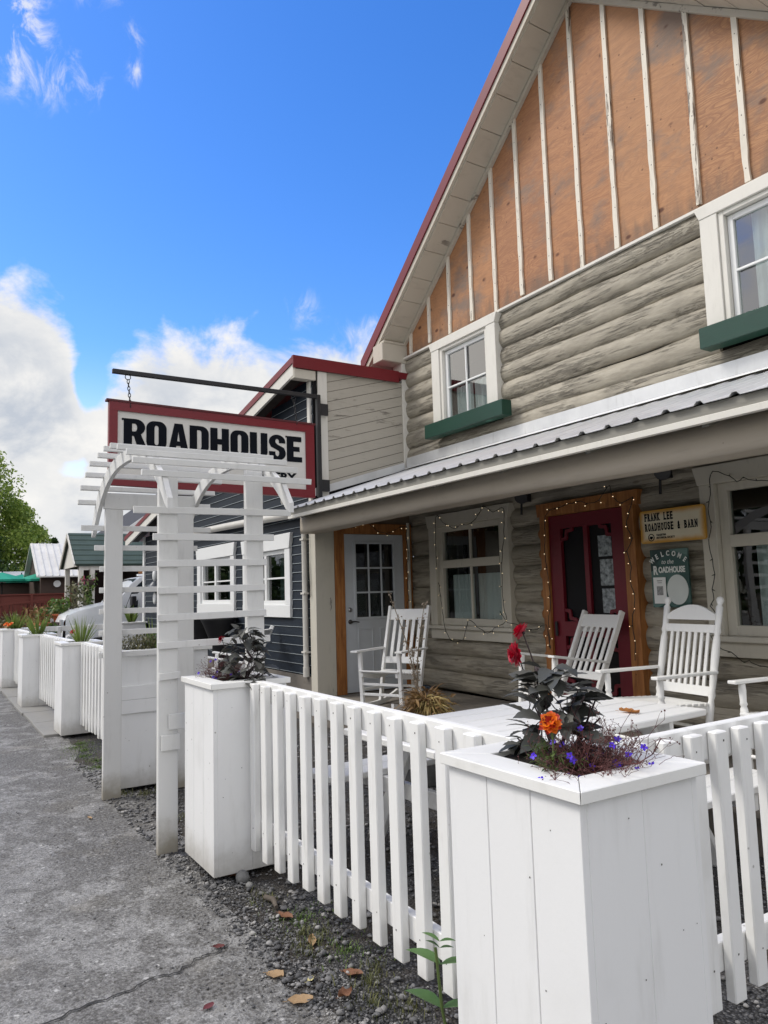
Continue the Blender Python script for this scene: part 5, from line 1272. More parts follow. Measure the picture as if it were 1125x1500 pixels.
def grass_clump(label, base, n, H, W, spread, seed, mat, flowers=(), low=None, name='ornamental_grass', cat='plant'):
    random.seed(seed); t = thing(name, label, cat, base); B = Vector(base); mb = MB()
    for k in range(n):
        a = random.random()*6.283; rr = random.random(); p = B+Vector((math.cos(a)*spread[0]*rr*.35, math.sin(a)*spread[1]*rr*.35, 0)); h = random.uniform(.5,1.0)*H; d = Vector((math.cos(a)*spread[0]*rr, math.sin(a)*spread[1]*rr, h)); L = d.length; d.normalize()
        leaf(mb, p, d, Vector((math.cos(a+1.5),math.sin(a+1.5),.3)), L, W*random.uniform(.7,1.2), droop=random.uniform(0,.3)*rr, fold=.3, n=6, peak=.3)
    mb.build('foliage', mat, t)
    if low:
        mb = MB()
        for k in range(low[0]):
            a = random.random()*6.283; rr = random.random()**.5; p = B+Vector((math.cos(a)*low[1]*rr, math.sin(a)*low[2]*rr, random.random()*low[3])); leaf(mb, p, rv(1)+Vector((math.cos(a),math.sin(a),.6)), (0,0,1), random.uniform(.02,.045), .012, .3, .2, n=3)
        mb.build('low_foliage', low[4], t)
    if flowers:
        for (p, r, mt) in flowers:
            fm = MB(); double_flower(fm, p, (.5,-.5,.7), r, [(8,1.0,.1),(7,.8,.5),(5,.5,1.2)], 0, None, .6, .3)
            fm.tube([B, Vector(p)], 0.002, 4, 1); fm.build('bloom', [mt, GSTEM], t)
    return t
dahlia('dark-leaved dahlia with two crimson blooms in the nearest planter', (-1.58,1.55,.985), [((-1.712,1.535,1.300),(-.35,-.85,-.10),.040),((-1.680,1.53,1.366),(-.75,-.45,.55),.031)], (-1.575,1.55,1.05), (.185,.15,.17), 125, 1.005, 1.27, (.05,.10), 21)
marigold('orange and red marigold at the foot of the dark dahlia', (-1.475,1.425,.99), (-1.472,1.425,1.140), 22)
lobelia('blue lobelia with wiry brown stems spilling over the nearest planter', (-1.42,1.52,1.0), (.135,.15), .16, 330, 34, 23, [[(-1.40,1.52,1.03),(-1.35,1.53,1.045),(-1.30,1.55,1.05),(-1.27,1.57,1.075),(-1.25,1.58,1.115)],[(-1.42,1.42,1.02),(-1.40,1.36,1.035),(-1.37,1.33,1.03)]])
random.seed(31)
t = dahlia('dark-leaved dahlia with one crimson bud in the planter by the arbor', (-4.13,1.60,.985), [((-4.47,1.60,1.228),(-.3,-.6,.5),.030)], (-4.08,1.60,1.06), (.21,.16,.20), 110, 1.01, 1.32, (.055,.105), 32)
lobelia('blue lobelia tangle in the planter by the arbor', (-4.34,1.57,.985), (.17,.14), .17, 300, 18, 33)
# beyond the arbor
grass_clump('tall green grass blades in the wide planter beyond the arbor', (-6.50,1.72,1.05), 26, .33, .012, (.10,.10), 41, GRASSL)
grass_clump('low grey-green and leafy bush with a red flower in the wide planter beyond the arbor', (-6.33,1.60,1.05), 40, .12, .012, (.12,.12), 42, HEATH, [((-6.25,1.80,1.17),.035,REDORP),((-6.26,1.76,1.12),.03,REDORP)], (1500,.17,.26,.14,HEATH), 'heather', 'plant')
grass_clump('leafy green marigold bush at the far side of the wide planter', (-6.30,1.80,1.05), 30, .12, .014, (.12,.12), 43, BUSH, (), (1000,.15,.15,.15,BUSH), 'leafy_bush', 'plant')
grass_clump('spiky grass with a red bloom in the first planter beyond the arbor', (-9.15,1.60,1.0), 60, .36, .011, (.20,.17), 44, GRASSL, [((-9.40,1.55,1.13),.035,REDP),((-9.42,1.50,1.08),.03,plain('white_petal',(.75,.75,.75),.6))])
grass_clump('broad iris leaves with small red flowers in the second planter beyond the arbor', (-11.93,1.50,1.0), 34, .40, .028, (.16,.14), 45, GRASSL, [((-12.15,1.52,1.14),.035,REDP),((-12.2,1.48,1.10),.03,plain('pink_petal',C(225,140,140),.6)),((-12.1,1.45,1.08),.03,REDP)], (120,.2,.15,.08,BUSH))
grass_clump('mixed grass and orange flowers in the planter at the left edge', (-14.85,1.49,1.0), 90, .40, .016, (.26,.18), 46, GRASSL, [((-15.0+.08*i,1.34+.03*(i%3),1.10+.02*(i%2)),.04,ORANGEP) for i in range(6)], (160,.24,.16,.10,BUSH))
grass_clump('dry tawny grass among the pots behind the far planters', (-17.4,2.05,0.0), 150, 1.30, .016, (.45,.30), 47, DRYG)
grass_clump('tall bright grass clump in the small planter by the blue house corner', (-16.95,4.0,.96), 60, .45, .03, (.16,.16), 48, GRASSL)
# dried plant in a grey pot behind the fence
random.seed(51)
t = thing('dried_plant', 'withered brown plant with two tall seed stalks in a grey pot behind the fence', 'plant', (-4.95,3.40,0))
mb = MB(); mb.lathe([(0.15,0),(0.17,.02),(0.20,.46),(0.225,.47),(0.225,.52),(0.195,.52),(0.19,.49),(0.0,.49)], (-4.95,3.40,0), (0,0,1), 18); mb.build('pot', plain('grey_stone_pot', (.17,.17,.165), .8, .25, 12, bump=.3), t)
sm = MB(); lf = MB(); ends = []
for (e, cl) in (((-5.24,3.32,1.47),True),((-4.74,3.32,1.38),False),((-5.05,3.4,1.02),False)):
    path = stempath((-4.97,3.40,.5), e, .10, 10); sm.tube(path, [.007-.0004*i for i in range(11)], 5)
    for i, q in enumerate(path[3:]):
        for _ in range(6): d = rv(1)+Vector((0,0,.5)); d.normalize(); L = random.uniform(.015,.045); sm.tube([q, q+d*L], .0014, 4, caps=False); lf.ball(q+d*L, random.uniform(.003,.008), 5, 4, 0)
sm.build('stalk', plain('grey_stalk', C(120,108,92), .8), t); lf.build('seed_head', plain('seed_grey', C(134,122,108), .8), t)
lf = MB()
for k in range(420):
    a = random.random()*6.283; d = Vector((math.cos(a)*1.1+.25,math.sin(a),random.uniform(0,1.3))).normalized(); p = Vector((-4.90+random.uniform(0,.1),3.38,.56+random.uniform(0,.08))); L = random.uniform(.10,.32)
    leaf(lf, p+d*random.random()*.05, d, rv(1), L, random.uniform(.006,.016), droop=random.uniform(.3,1.0), fold=.3, n=5, m=(0 if d.x > .35 else 1))
    if k % 2: leaf(lf, p+d*L*.7-Vector((0,0,L*.25)), rv(1), rv(1), random.uniform(.04,.08), .025, .5, .5, n=4, m=1)
lf.build('foliage', [DRYG, DRYB], t)
# weed growing at the near planter's foot
random.seed(61)
t = thing('weed', 'bright green broad-leaved weed at the foot of the nearest planter', 'plant', (-2.02,1.47,0))
sm = MB(); lf = MB(); sm.tube([(-2.02,1.47,0),(-2.05,1.45,.18),(-2.06,1.44,.36)], .005, 6)
for (z, dx, L) in ((.31,-.16,.15),(.18,-.16,.16),(.06,-.14,.14),(.36,-.03,.06),(.38,-.06,.07)):
    leaf(lf, (-2.05,1.45,z), (dx,-.05,.05), (0,0,1), L, L*.34, .25, .3, n=6)
    leaf(lf, (-2.05,1.45,z), (.10,.12,.05), (0,0,1), L*.8, L*.3, .25, .3, n=6)
sm.build('stem', GSTEM, t); lf.build('foliage', WEED, t)
# fallen leaves, stone and stick
def fallen(x, y, L, W, rz, mat, label, z=0.004, curl=.25):
    mb = MB(); n = 7; vs = []; fs = []
    for i in range(n+1):
        u = i/n; w = W/2*math.sin(math.pi*min(max(u,0.03),0.97))**.7*random.uniform(.85,1.12)
        for j in (-1,-.5,0,.5,1): vs.append((L*(u-.5), w*j, curl*L*((j*j)*.35*random.uniform(.5,1.3)+.3*(u-.5)**2)+random.uniform(0,.0025)))
    for i in range(n):
        for j in range(4): a = i*5+j; fs.append((a,a+1,a+6,a+5))
    mb.add(vs, fs, 0, True); mb.tube([(-L*.5,0,.002),(-L*.68,random.uniform(-.01,.01),.004)], .0012, 4)
    o = mb.build('fallen_leaf', mat, at=(0,0,0)); o.location = (x,y,z); o.rotation_euler = (random.uniform(-.1,.1),random.uniform(-.1,.1),rz); tag(o, label, 'leaf', 'fallen leaves')
random.seed(71)
fallen(-2.888,1.243,.085,.062,.4,LEAFDRY,'pale tan fallen leaf lying alone on the asphalt, larger one further from the planter')
fallen(-2.661,1.244,.095,.066,1.0,LEAFDRY,'mottled tan fallen leaf on the asphalt at the bottom of the photo')
fallen(-2.774,1.342,.045,.022,2.2,plain('pale_yellow_leaf',C(206,196,140),.6),'small pale yellow fallen leaf between the two tan leaves and the fence')
fallen(-3.36,1.50,.10,.05,.3,LEAFBR,'reddish brown curled leaf on the gravel below the fence pickets')
fallen(-3.06,1.49,.10,.035,2.7,LEAFDRY,'long narrow tan leaf on the grass below the fence pickets')
fallen(-3.965,1.50,.09,.035,.9,LEAFBR,'brown leaf beside the round grey stone')
fallen(-5.60,1.05,.06,.03,.2,LEAFDRY,'tiny tan leaf on the asphalt in front of the arbor')
fallen(-2.72,1.50,.09,.05,.6,LEAFBR,'dark brown leaf on the gravel nearest the planter')
fallen(-2.60,1.40,.07,.045,1.8,LEAFBR,'crumpled brown leaf on gravel beyond the small yellow leaf',curl=.6)
fallen(-3.25,1.14,.05,.03,1.2,plain('dull_red_leaf',C(92,44,42),.8),'dull red scrap of leaf on the asphalt crack')
fallen(-2.82,.95,.05,.03,2.0,plain('dark_red_leaf',C(98,44,50),.8),'small dark red leaf on the open asphalt')
fallen(-2.9,2.3,.08,.05,.5,LEAFOR,'orange leaf on the gravel behind the fence pickets')
fallen(-3.01,3.54,.115,.065,.5,LEAFOR,'curled orange-brown leaf on the picnic table top',.753,.5)
def rock(x, y, s, label, name='stone', seed=1):
    random.seed(seed); mb = MB(); mb.ball((0,0,0), 1, 14, 10, 0, s); mb.v = [(a*(1+random.uniform(-.04,.04)), b*(1+random.uniform(-.04,.04)), max(c,-s[2]*.6)) for a,b,c in mb.v]
    o = mb.build(name, PEBBLE if False else plain('smooth_grey_stone',(.19,.19,.185),.8,.2,14,bump=.2), at=(0,0,0)); o.location = (x,y,s[2]*.5); tag(o, label, 'stone')
rock(-3.90,1.50,(.042,.036,.036),'smooth round grey stone against the planter by the arbor')
rock(-3.80,1.50,(.026,.02,.016),'flat dark stone next to the round grey one',seed=2)
mb = MB(); mb.tube([(-3.60,1.50,.014),(-3.54,1.52,.016),(-3.46,1.50,.012)], [.013,.015,.009], 7); tag(mb.build('stick', BARK, at=(-3.55,1.5,0)), 'short grey stick on the gravel below the fence', 'stick')
# ------------------------------------------------------------------ trees
def tree(label, x, y, z0, h, trunk_h, R, nclump, nleaf, ls, mat, seed, shape='round', name='leafy_tree', group=None, lean=(0,0)):
    r = np.random.default_rng(seed); random.seed(seed)
    t = thing(name, label, 'tree', (x,y,z0), group)
    mb = MB(); top = Vector((x+lean[0],y+lean[1],z0+h*.9)); B = Vector((x,y,z0)); tp = [B.lerp(top,i/8)+Vector((random.uniform(-.1,.1)*i*.3,random.uniform(-.1,.1)*i*.3,0)) for i in range(9)]
    rr = h*.022; mb.tube(tp, [rr*(1-.105*i) for i in range(9)], 8)
    cl = []
    for k in range(nclump):
        u = r.random(); z = trunk_h+(h-trunk_h)*u
        if shape == 'round': prof = math.sin(math.pi*min(1,(0.12+0.88*u)))**.55*(1-.25*u)
        else: prof = (1-u)**.85+.05
        a = r.random()*6.283; rad = R*prof*(r.random()**.45)
        c = Vector((x+lean[0]*u+math.cos(a)*rad, y+lean[1]*u+math.sin(a)*rad, z0+z)); s = R*(.16+.14*r.random())*(.7 if shape=='cone' else 1); cl.append((c,s))
        if k % 4 == 0:
            q = B.lerp(top, max(.15,min(.95,u*.85))); mb.tube([q, (q+c)/2+Vector((0,0,-.1*s)), c], [rr*.35,rr*.2,rr*.08], 5)
    mb.build('trunk', BARK, t)
    k = nleaf//nclump; C0 = np.repeat(np.array([list(c) for c,s in cl]),k,0); S = np.repeat(np.array([s for c,s in cl]),k)
    d = r.normal(size=(len(C0),3)); d /= np.linalg.norm(d,axis=1)[:,None]; P = C0+d*(S*(r.random(len(C0))**.4))[:,None]*np.array([1,1,.8])
    u = r.normal(size=P.shape); u /= np.linalg.norm(u,axis=1)[:,None]; w = np.cross(u, r.normal(size=P.shape)); w /= np.linalg.norm(w,axis=1)[:,None]
    L = ls*(.6+.8*r.random(len(P)))[:,None]
    V = np.stack([P-u*L*.5, P+w*L*.28, P+u*L*.5, P-w*L*.28],1).reshape(-1,3)-np.array([x,y,z0])
    F = np.arange(len(V)).reshape(-1,4); mesh_np('crown', V, F, mat, parent=t); return t
tree('big light green deciduous tree rising at the left edge of the street', -50, 1.6, 0, 11.8, .6, 4.9, 210, 90000, .18, TREEL, 81, lean=(0,-.6))
tree('shorter light green tree leaning against the right side of the big one', -52, 5.2, 0, 7.4, .4, 2.7, 90, 36000, .17, TREEL, 82)
tree('dark shrubby tree behind the green parasols', -47.5, 1.5, 0, 6.6, .2, 3.3, 90, 30000, .19, TREED, 86)
for i, (x, y, h) in enumerate(((-84,9.5,7.6),(-86,12.2,8.2),(-84,14.5,7.4))):
    tree(['small dark spruce beyond the metal barn roof, leftmost','small dark spruce beyond the metal barn roof, middle','small dark spruce beyond the green porch roof'][i], x, y, 0, h, .2, 1.7, 60, 7000, .36, TREED, 90+i, 'cone', 'spruce_tree', 'distant spruces')
# far woods and the trees across the street (seen only mirrored in the glass)
def woods(name, pts, h, ls, n, seed, mat):
    r = np.random.default_rng(seed); pts = np.array(pts, float); i = r.integers(0,len(pts),n); P = np.zeros((n,3)); P[:,:2] = pts[i]+r.normal(size=(n,2))*1.3; top = h*(.65+.35*np.sin(i*2.3)**2); P[:,2] = top*(1-r.random(n)**1.6*.98)
    u = r.normal(size=P.shape); u /= np.linalg.norm(u,axis=1)[:,None]; w = np.cross(u, r.normal(size=P.shape)); w /= np.linalg.norm(w,axis=1)[:,None]; L = ls*(.6+.8*r.random(n))[:,None]
    V = np.stack([P-u*L*.5, P+w*L*.3, P+u*L*.5, P-w*L*.3],1).reshape(-1,3); return tag(mesh_np(name, V, np.arange(len(V)).reshape(-1,4), mat), kind='stuff')
woods('distant_woods', [(-105+2*math.sin(k), -40+2.2*k) for k in range(60)], 6.5, .9, 26000, 5, TREED)
woods('roadside_woods', [(-60+2.4*k, -22+1.5*math.sin(k*1.7)) for k in range(36)], 6.5, .9, 15000, 6, TREED)

# ------------------------------------------------------------------ buildings down the street
BROWN = paint('dark_brown_boards', C(70,56,48), dirt=C(40,32,28), amt=.5, rough=.7, knots=False)
OLOG = plain('orange_stained_logs', C(206,142,84), .55, .2, 3, grain=(6,.6,4))
GREENR = plain('green_porch_roof', C(62,78,70), .65, .12, 3)
BARNM = plain('bright_barn_metal', (.70,.69,.66), .55, .10, 2)
t = thing('barn', 'dark timber barn with a bright ribbed metal roof', 'barn', (-40.4,7,0))
mb = MB(); mb.prism([(-42.6,4.85,0),(-38.15,4.85,0),(-38.15,4.85,2.82),(-40.4,4.85,4.25),(-42.6,4.85,2.82)], (0,6,0)); mb.build('wall', BROWN, t, fix=True)
mb = MB(); mb.prism([(-40.4,4.62,4.36),(-37.75,4.62,2.66),(-37.75,4.62,2.60),(-40.4,4.62,4.29),(-43.05,4.62,2.60),(-43.05,4.62,2.66)], (0,6.4,0))
for k in range(22): y = 4.7+.3*k; mb.bar((-40.38,y,4.375),(-37.76,y,2.69),.035,.03,(.5,0,1))
mb.build('roof', BARNM, t, fix=True)
mb = MB(); mb.lathe([(.16,0),(.16,.05)], (-38.1,5.55,2.3), (1,0,0), 20); mb.build('round_sign', WINW, t)
t = thing('tin_shed', 'low shed with pale tin roof behind the green parasols', 'shed', (-45,2.5,0))
mb = MB(); mb.box(-47,-43,-2,5.0,0,2.45); mb.build('wall', BROWN, t); mb = MB(); mb.prism([(-47.3,-2.3,2.5),(-42.7,-2.3,2.5),(-42.7,-2.3,2.56),(-45,-2.3,3.15),(-47.3,-2.3,2.56)], (0,7.4,0)); mb.build('roof', BARNM, t, fix=True)
t = thing('log_cabin', 'orange log cabin with a green roofed porch next to the blue house', 'cabin', (-25,6.5,0))
mb = MB()
for k in range(15):
    z = .2+.235*k; mb.tube([(-24.2,5.45,z),(-24.2,11,z)], .125, 10); mb.tube([(-24.5,5.62,z+.1),(-30,5.62,z+.1)], .12, 8)
mb.build('log_wall', OLOG, t)
mb = MB(); mb.prism([(-24.3,5.6,0),(-24.3,11,0),(-24.3,11,3.6),(-24.3,8.3,5.6),(-24.3,5.6,3.6)], (-7,0,0)); mb.build('inner_wall', DARK, t, fix=True)
mb = MB(); mb.prism([(-23.9,5.0,3.20),(-23.9,8.3,5.64),(-23.9,11.6,3.2),(-23.9,11.6,3.35),(-23.9,8.3,5.80),(-23.9,5.0,3.35)], (-8,0,0)); mb.build('roof', plain('dark_shingle', (.03,.03,.032), .8, .3), t, fix=True)
mb = MB(); mb.prism([(-23.86,4.98,3.14),(-23.86,8.3,5.60),(-23.86,8.3,5.80),(-23.86,4.98,3.34)], (-.03,0,0)); mb.build('barge_board', WINW, t, fix=True)
mb = MB(); mb.prism([(-21.95,3.66,2.44),(-23.2,3.66,3.38),(-24.5,3.66,2.44),(-24.5,3.66,2.52),(-23.2,3.66,3.46),(-21.9,3.66,2.50)], (0,2.1,0))
for k in range(6): u = (k+.5)/6; mb.prism([(-21.92-1.28*u,3.64,2.50+.95*u),(-21.92-1.28*u-.04,3.64,2.53+.95*u),(-21.92-1.28*u-.04,3.64,2.555+.95*u),(-21.92-1.28*u,3.64,2.535+.95*u)], (0,2.14,0))
mb.build('porch_roof', GREENR, t, fix=True)
mb = MB(); mb.prism([(-22.06,3.72,2.44),(-23.2,3.72,3.32),(-24.35,3.72,2.44)], (0,.06,0)); mb.bar((-23.2,3.63,3.41),(-21.93,3.63,2.46),.03,.10); mb.bar((-23.2,3.63,3.41),(-24.5,3.63,2.46),.03,.10); mb.build('porch_gable', CREAM_W, t, fix=True)
for (x, y) in ((-22.1,3.83),(-22.1,4.13),(-24.3,3.83)):
    mb = MB(); mb.box(x-.07,x+.07,y-.06,y+.06,0,2.45); mb.build('porch_post', CREAM_W, t)
mb = MB(); mb.box(-22.2,-22.05,3.77,5.7,2.33,2.46); mb.build('porch_beam', CREAM_W, t)
mb = MB(); mb.box(-24.05,-24.0,4.2,5.4,0,2.4); mb.box(-24.05,-22.3,5.4,5.45,0,2.4); mb.build('porch_wall', plain('deep_brown_board', C(40,24,22), .8, .2), t)
mb = MB(); mb.box(-22.1,-22.05,4.3,5.4,.55,.62); mb.box(-22.1,-22.05,4.3,5.4,1.32,1.40)
for k in range(9): mb.box(-22.09,-22.06,4.35+.12*k,4.39+.12*k,.62,1.32)
RFEN = paint('red_brown_fence_stain', C(112,54,44), dirt=C(74,38,32), amt=.5, rough=.65, knots=False)
mb.build('porch_railing', RFEN, t)
# red deck fence
t = thing('red_deck_fence', 'red-brown deck railing with a sloping ramp rail along the street', 'fence', (-38,3.5,0))
mb = MB(); mb.box(-38.05,-37.98,-3,6.2,1.40,1.80)
for k in range(60): y = -2.9+.15*k; mb.box(-38.03,-38.0,y,y+.125,.5,1.39)
mb.build('boards', RFEN, t)
mb = MB(); mb.box(-38.09,-37.92,-3,6.25,1.80,1.86); mb.build('top_rail', RFEN, t)
mb = MB(); mb.bar((-37.2,-3,.84),(-37.2,6.0,1.64),.10,.07)
for k in range(45): y = -2.9+.2*k; z = .84+.8*(y+3)/9; mb.box(-37.22,-37.18,y,y+.06,z-.75,z-.04)
mb.build('ramp_rail', RFEN, t)
for k in range(7):
    y = -2.6+1.4*k; mb = MB(); mb.box(-37.99,-37.88,y,y+.11,0,1.80); mb.build('post', RFEN, t)
mb = MB(); mb.box(-46,-38.1,-3,4.2,.7,.9); tag(mb.build('deck_floor', BROWN, at=(-42,0,.7)), kind='structure')
# parasols
UMB = plain('teal_green_canvas', C(18,146,120), .7, .1, 4); UMB2 = UMB
def parasol(x, y, z, r, label):
    t = thing('parasol', label, 'parasol', (x,y,.9), 'green parasols on the far deck')
    mb = MB(); n = 8; vs = [(x,y,z)]; 
    for i in range(n): a = 6.283*(i+.3)/n; vs.append((x+r*math.cos(a),y+r*math.sin(a),z-.36))
    for i in range(n): a = 6.283*(i+.3)/n; vs.append((x+r*1.0*math.cos(a),y+r*1.0*math.sin(a),z-.46))
    fs = [(0,1+i,1+(i+1)%n) for i in range(n)]+[(1+i,9+i,9+(i+1)%n,1+(i+1)%n) for i in range(n)]
    mb.add(vs, fs); o = mb.build('canopy', UMB, t); md = o.modifiers.new('thick','SOLIDIFY'); md.thickness = .01
    mb = MB(); mb.tube([(x,y,.9),(x,y,z+.08)], .03, 8); mb.build('pole', BLACKM, t)
parasol(-39.6,3.35,2.92,1.25,'teal green parasol cut by the left edge of the photo'); parasol(-39.6,5.10,2.92,1.22,'teal green parasol in front of the metal-roofed barn'); parasol(-43.5,4.6,2.95,1.2,'teal green parasol set back between the two nearer ones')
# pots on a stand, hanging basket
POTC = []
def pot(x, y, z, r, h, lab, hp, mat, seed, flowers=()):
    t = thing('potted_plant', lab, 'plant pot', (x,y,z), 'potted plants before the log cabin')
    mb = MB(); mb.lathe([(r*.7,0),(r,.85*h),(r*1.1,.86*h),(r*1.1,h),(r*.95,h),(r*.9,.9*h)], (x,y,z), (0,0,1), 16); mb.build('pot', TERRA, t)
    random.seed(seed); lf = MB()
    for k in range(170):
        a = random.random()*6.283; rr = random.random()**.5; leaf(lf, (x+math.cos(a)*r*1.5*rr,y+math.sin(a)*r*1.5*rr,z+h+hp*random.random()), rv(1)+Vector((0,0,.6)), rv(1), random.uniform(.08,.16), .06, .3, .2, n=3)
    lf.build('foliage', mat, t)
mb = MB(); mb.box(-20.6,-19.9,2.95,3.6,.78,.83)
for (x,y) in ((-20.55,3.0),(-19.95,3.0),(-20.55,3.55),(-19.95,3.55)): mb.box(x-.03,x+.03,y-.03,y+.03,0,.779)
tag(mb.build('plant_stand', OLDWOOD, at=(-20.25,3.3,0)), 'grey wooden plant stand behind the far planters', 'stand')
pot(-20.2,3.02,.835,.16,.34,'terracotta pot with tangled greens, left on the stand', .35, BUSH, 1); pot(-20.2,3.40,1.0-.165,.17,.36,'terracotta pot with tall pale foliage, right on the stand', .75, HEATH, 2); pot(-20.9,2.72,0,.30,.95,'big clay pot of brown autumn foliage left of the stand', .4, DRYB, 3)
pot(-22.7,3.2,0,.28,.8,'clay pot with a loose green bush in front of the green porch', .55, BUSH, 4)
t = thing('hanging_basket', 'hanging basket of trailing pink and green flowers on the green porch', 'basket', (-21.95,4.02,2.2))
mb = MB(); mb.tube([(-21.95,4.02,2.36),(-21.95,4.02,2.1)], .008, 4); mb.lathe([(.05,1.85),(.17,1.98),(.18,2.05)], (-21.95,4.02,0), (0,0,1), 12); mb.build('basket', BROWN, t)
random.seed(5); lf = MB()
for k in range(260):
    a = random.random()*6.283; rr = random.random()**.5; z = random.uniform(1.35,2.2); w = .24 if z > 1.85 else .10; leaf(lf, (-21.95+math.cos(a)*w*rr,4.02+math.sin(a)*w*rr,z), rv(1)-Vector((0,0,.5)), rv(1), .09, .045, .4, .2, n=3, m=1 if (z > 1.98 and random.random() < .35) else 0)
lf.build('foliage', [BUSH, plain('pink_bloom', C(190,90,120), .6)], t)
# shrubs behind the far planters
def shrub(x, y, r, h, mat, lab, seed, name='shrub'):
    r_ = np.random.default_rng(seed); t = thing(name, lab, 'shrub', (x,y,0)); n = 2600; d = r_.normal(size=(n,3)); d /= np.linalg.norm(d,axis=1)[:,None]
    P = d*(r_.random(n)**.4)[:,None]*np.array([r,r,h*.5])+np.array([0,0,h*.5]); P += .12*np.sin(P[:,[1,2,0]]*9); u = r_.normal(size=P.shape); u /= np.linalg.norm(u,axis=1)[:,None]; w = np.cross(u, r_.normal(size=P.shape)); w /= np.linalg.norm(w,axis=1)[:,None]; L = .11*(.6+.8*r_.random(n))[:,None]
    V = np.stack([P-u*L*.5,P+w*L*.3,P+u*L*.5,P-w*L*.3],1).reshape(-1,3); mesh_np('foliage', V, np.arange(len(V)).reshape(-1,4), mat, parent=t)
    mb = MB(); mb.tube([(x,y,0),(x,y,h*.6)],.03,6); mb.build('stem', BARK, t)
shrub(-18.6,2.35,.5,.95,BUSH,'green shrub beside the nose of the van',1); shrub(-24.5,2.7,.8,1.0,DRYB,'rusty brown shrub below the red deck fence',2); shrub(-26.5,3.7,.9,1.2,BUSH,'green shrub between the red fence and the clay pots',3); shrub(-29,2.6,1.0,1.0,HEATH,'olive shrub at the foot of the red ramp rail',4)

# ------------------------------------------------------------------ van
V = thing('van', 'silver white van parked nose out beside the blue house', 'van', (-20.0,5.2,0), None)
VP = Mt('silver_white_car_paint'); VP.color(C(236,239,241)).rough(.28).metal(.15); VP.b.inputs['Coat Weight'].default_value = .5; VP = VP.mat
prof = [(2.98,.42),(2.93,.62),(2.95,.98),(3.02,1.14),(3.25,1.24),(3.75,1.35),(4.14,1.42),(4.30,1.60),(4.50,1.86),(4.72,2.02),(5.4,2.10),(6.8,2.10),(7.7,2.04),(7.85,1.6),(7.88,.9),(7.85,.42)]
def ins(y, z):   # half width narrows to the roof and nose
    w = .96
    if z > 1.4: w -= (z-1.4)*.22
    if y < 3.3: w -= (3.3-y)**1.5*.28
    return w
vs = []; fs = []; n = len(prof)
for (y, z) in prof:
    w = ins(y,z); vs += [(-20-w+.06,y,z),(-20-w*.5,y-.03*(y<4),z+.015),(-20,y-.05*(y<4),z+.02),(-20+w*.5,y-.03*(y<4),z+.015),(-20+w-.06,y,z)]
for i in range(n-1):
    for j in range(4): a = i*5+j; fs.append((a,a+1,a+6,a+5))
mb = MB(); mb.add(vs, fs, 0, True)
for s in (-1, 1):
    def sk(y, zlo, zhi, k=7):
        return [(-20+s*(ins(y,z)-.0+ (0.03 if .6<z<1.2 else 0)),y,z) for z in [zlo+(zhi-zlo)*i/k for i in range(k+1)]]
    ys = [2.98,3.05,3.25,3.5,3.75,4.0,4.14,4.30,4.50,4.72,5.4,6.1,6.8,7.4,7.7,7.85]
    def top(y):
        for (ya,za),(yb,zb) in zip(prof[2:-2],prof[3:-1]):
            if ya <= y <= yb: return za+(zb-za)*(y-ya)/(yb-ya)
        return 1.0
    g = [sk(y,.42,top(y)) for y in ys]; vs = [p for col in g for p in col]; fs = []
    for i in range(len(ys)-1):
        for j in range(7): a = i*8+j; q = (a,a+8,a+9,a+1); fs.append(q if s > 0 else q[::-1])
    mb.add(vs, fs, 0, True)
    tops = [(-20+s*(ins(y,top(y))-.06),y,top(y)) for y in ys]; sides = [c[-1] for c in g]
    for i in range(len(ys)-1): mb.add([tops[i],tops[i+1],sides[i+1],sides[i]], [(0,1,2,3)], 0, True)
mb.box(-20.9,-19.1,3.1,7.8,.35,.43); mb.build('body', VP, V)
GLV = Mt('car_glass'); GLV.color((.02,.028,.034)).rough(.06); GLV = GLV.mat
mb = MB(); mb.add([(-20.80,4.15,1.445),(-19.20,4.15,1.445),(-19.26,4.68,1.985),(-20.74,4.68,1.985)], [(0,1,2,3)]); mb.v = [(x,y-.022,z+.02) for x,y,z in mb.v]; mb.build('windscreen', GLV, V)
for s in (-1, 1):
    X = lambda z, y: -20+s*(ins(y,z)+.006)
    mb = MB()
    for poly in ([(4.34,1.27),(5.25,1.25),(5.25,1.94),(4.78,1.94),(4.52,1.70)],[(5.35,1.25),(6.5,1.25),(6.5,1.94),(5.35,1.94)]): mb.add([(X(z,y),y,z) for y,z in poly], [tuple(range(len(poly)))])
    mb.build('side_window', GLV, V)
    mb = MB(); mb.obox((-20+s*1.09,4.50,1.44), (.20,.12,.24)); mb.bar((-20+s*.93,4.51,1.38),(-20+s*1.03,4.51,1.38),.05,.05); mb.build('wing_mirror', BLACKM, V, bevel=.02)
    mb = MB(); mb.box(-20+s*.80-.16*(s>0),-20+s*.80+.16*(s<0),2.885,2.95,.86,1.05); mb.build('headlight', plain('headlight_glass',(.5,.52,.54),.15), V, bevel=.01)
    for y in (3.85,6.9):
        mb = MB(); mb.lathe([(.20,-.11),(.33,-.11),(.35,-.06),(.35,.06),(.33,.11),(.20,.11)], (-20+s*.86,y,.35), (1,0,0), 20); w = mb.build('wheel', plain('tyre_rubber',(.02,.02,.02),.85), V)
        mb = MB(); mb.lathe([(.04,.0),(.2,.02),(.2,.09)], (-20+s*(.86)+s*.02,y,.35), (s,0,0), 16); mb.build('rim', STEEL, w)
mb = MB(); mb.box(-20.55,-19.45,2.875,2.93,.66,.98); mb.build('grille', plain('dark_grille',(.03,.03,.03),.4), V); mb = MB(); mb.box(-20.9,-19.1,2.82,3.0,.42,.62); mb.build('bumper', plain('grey_bumper',(.12,.12,.125),.5), V, bevel=.03)
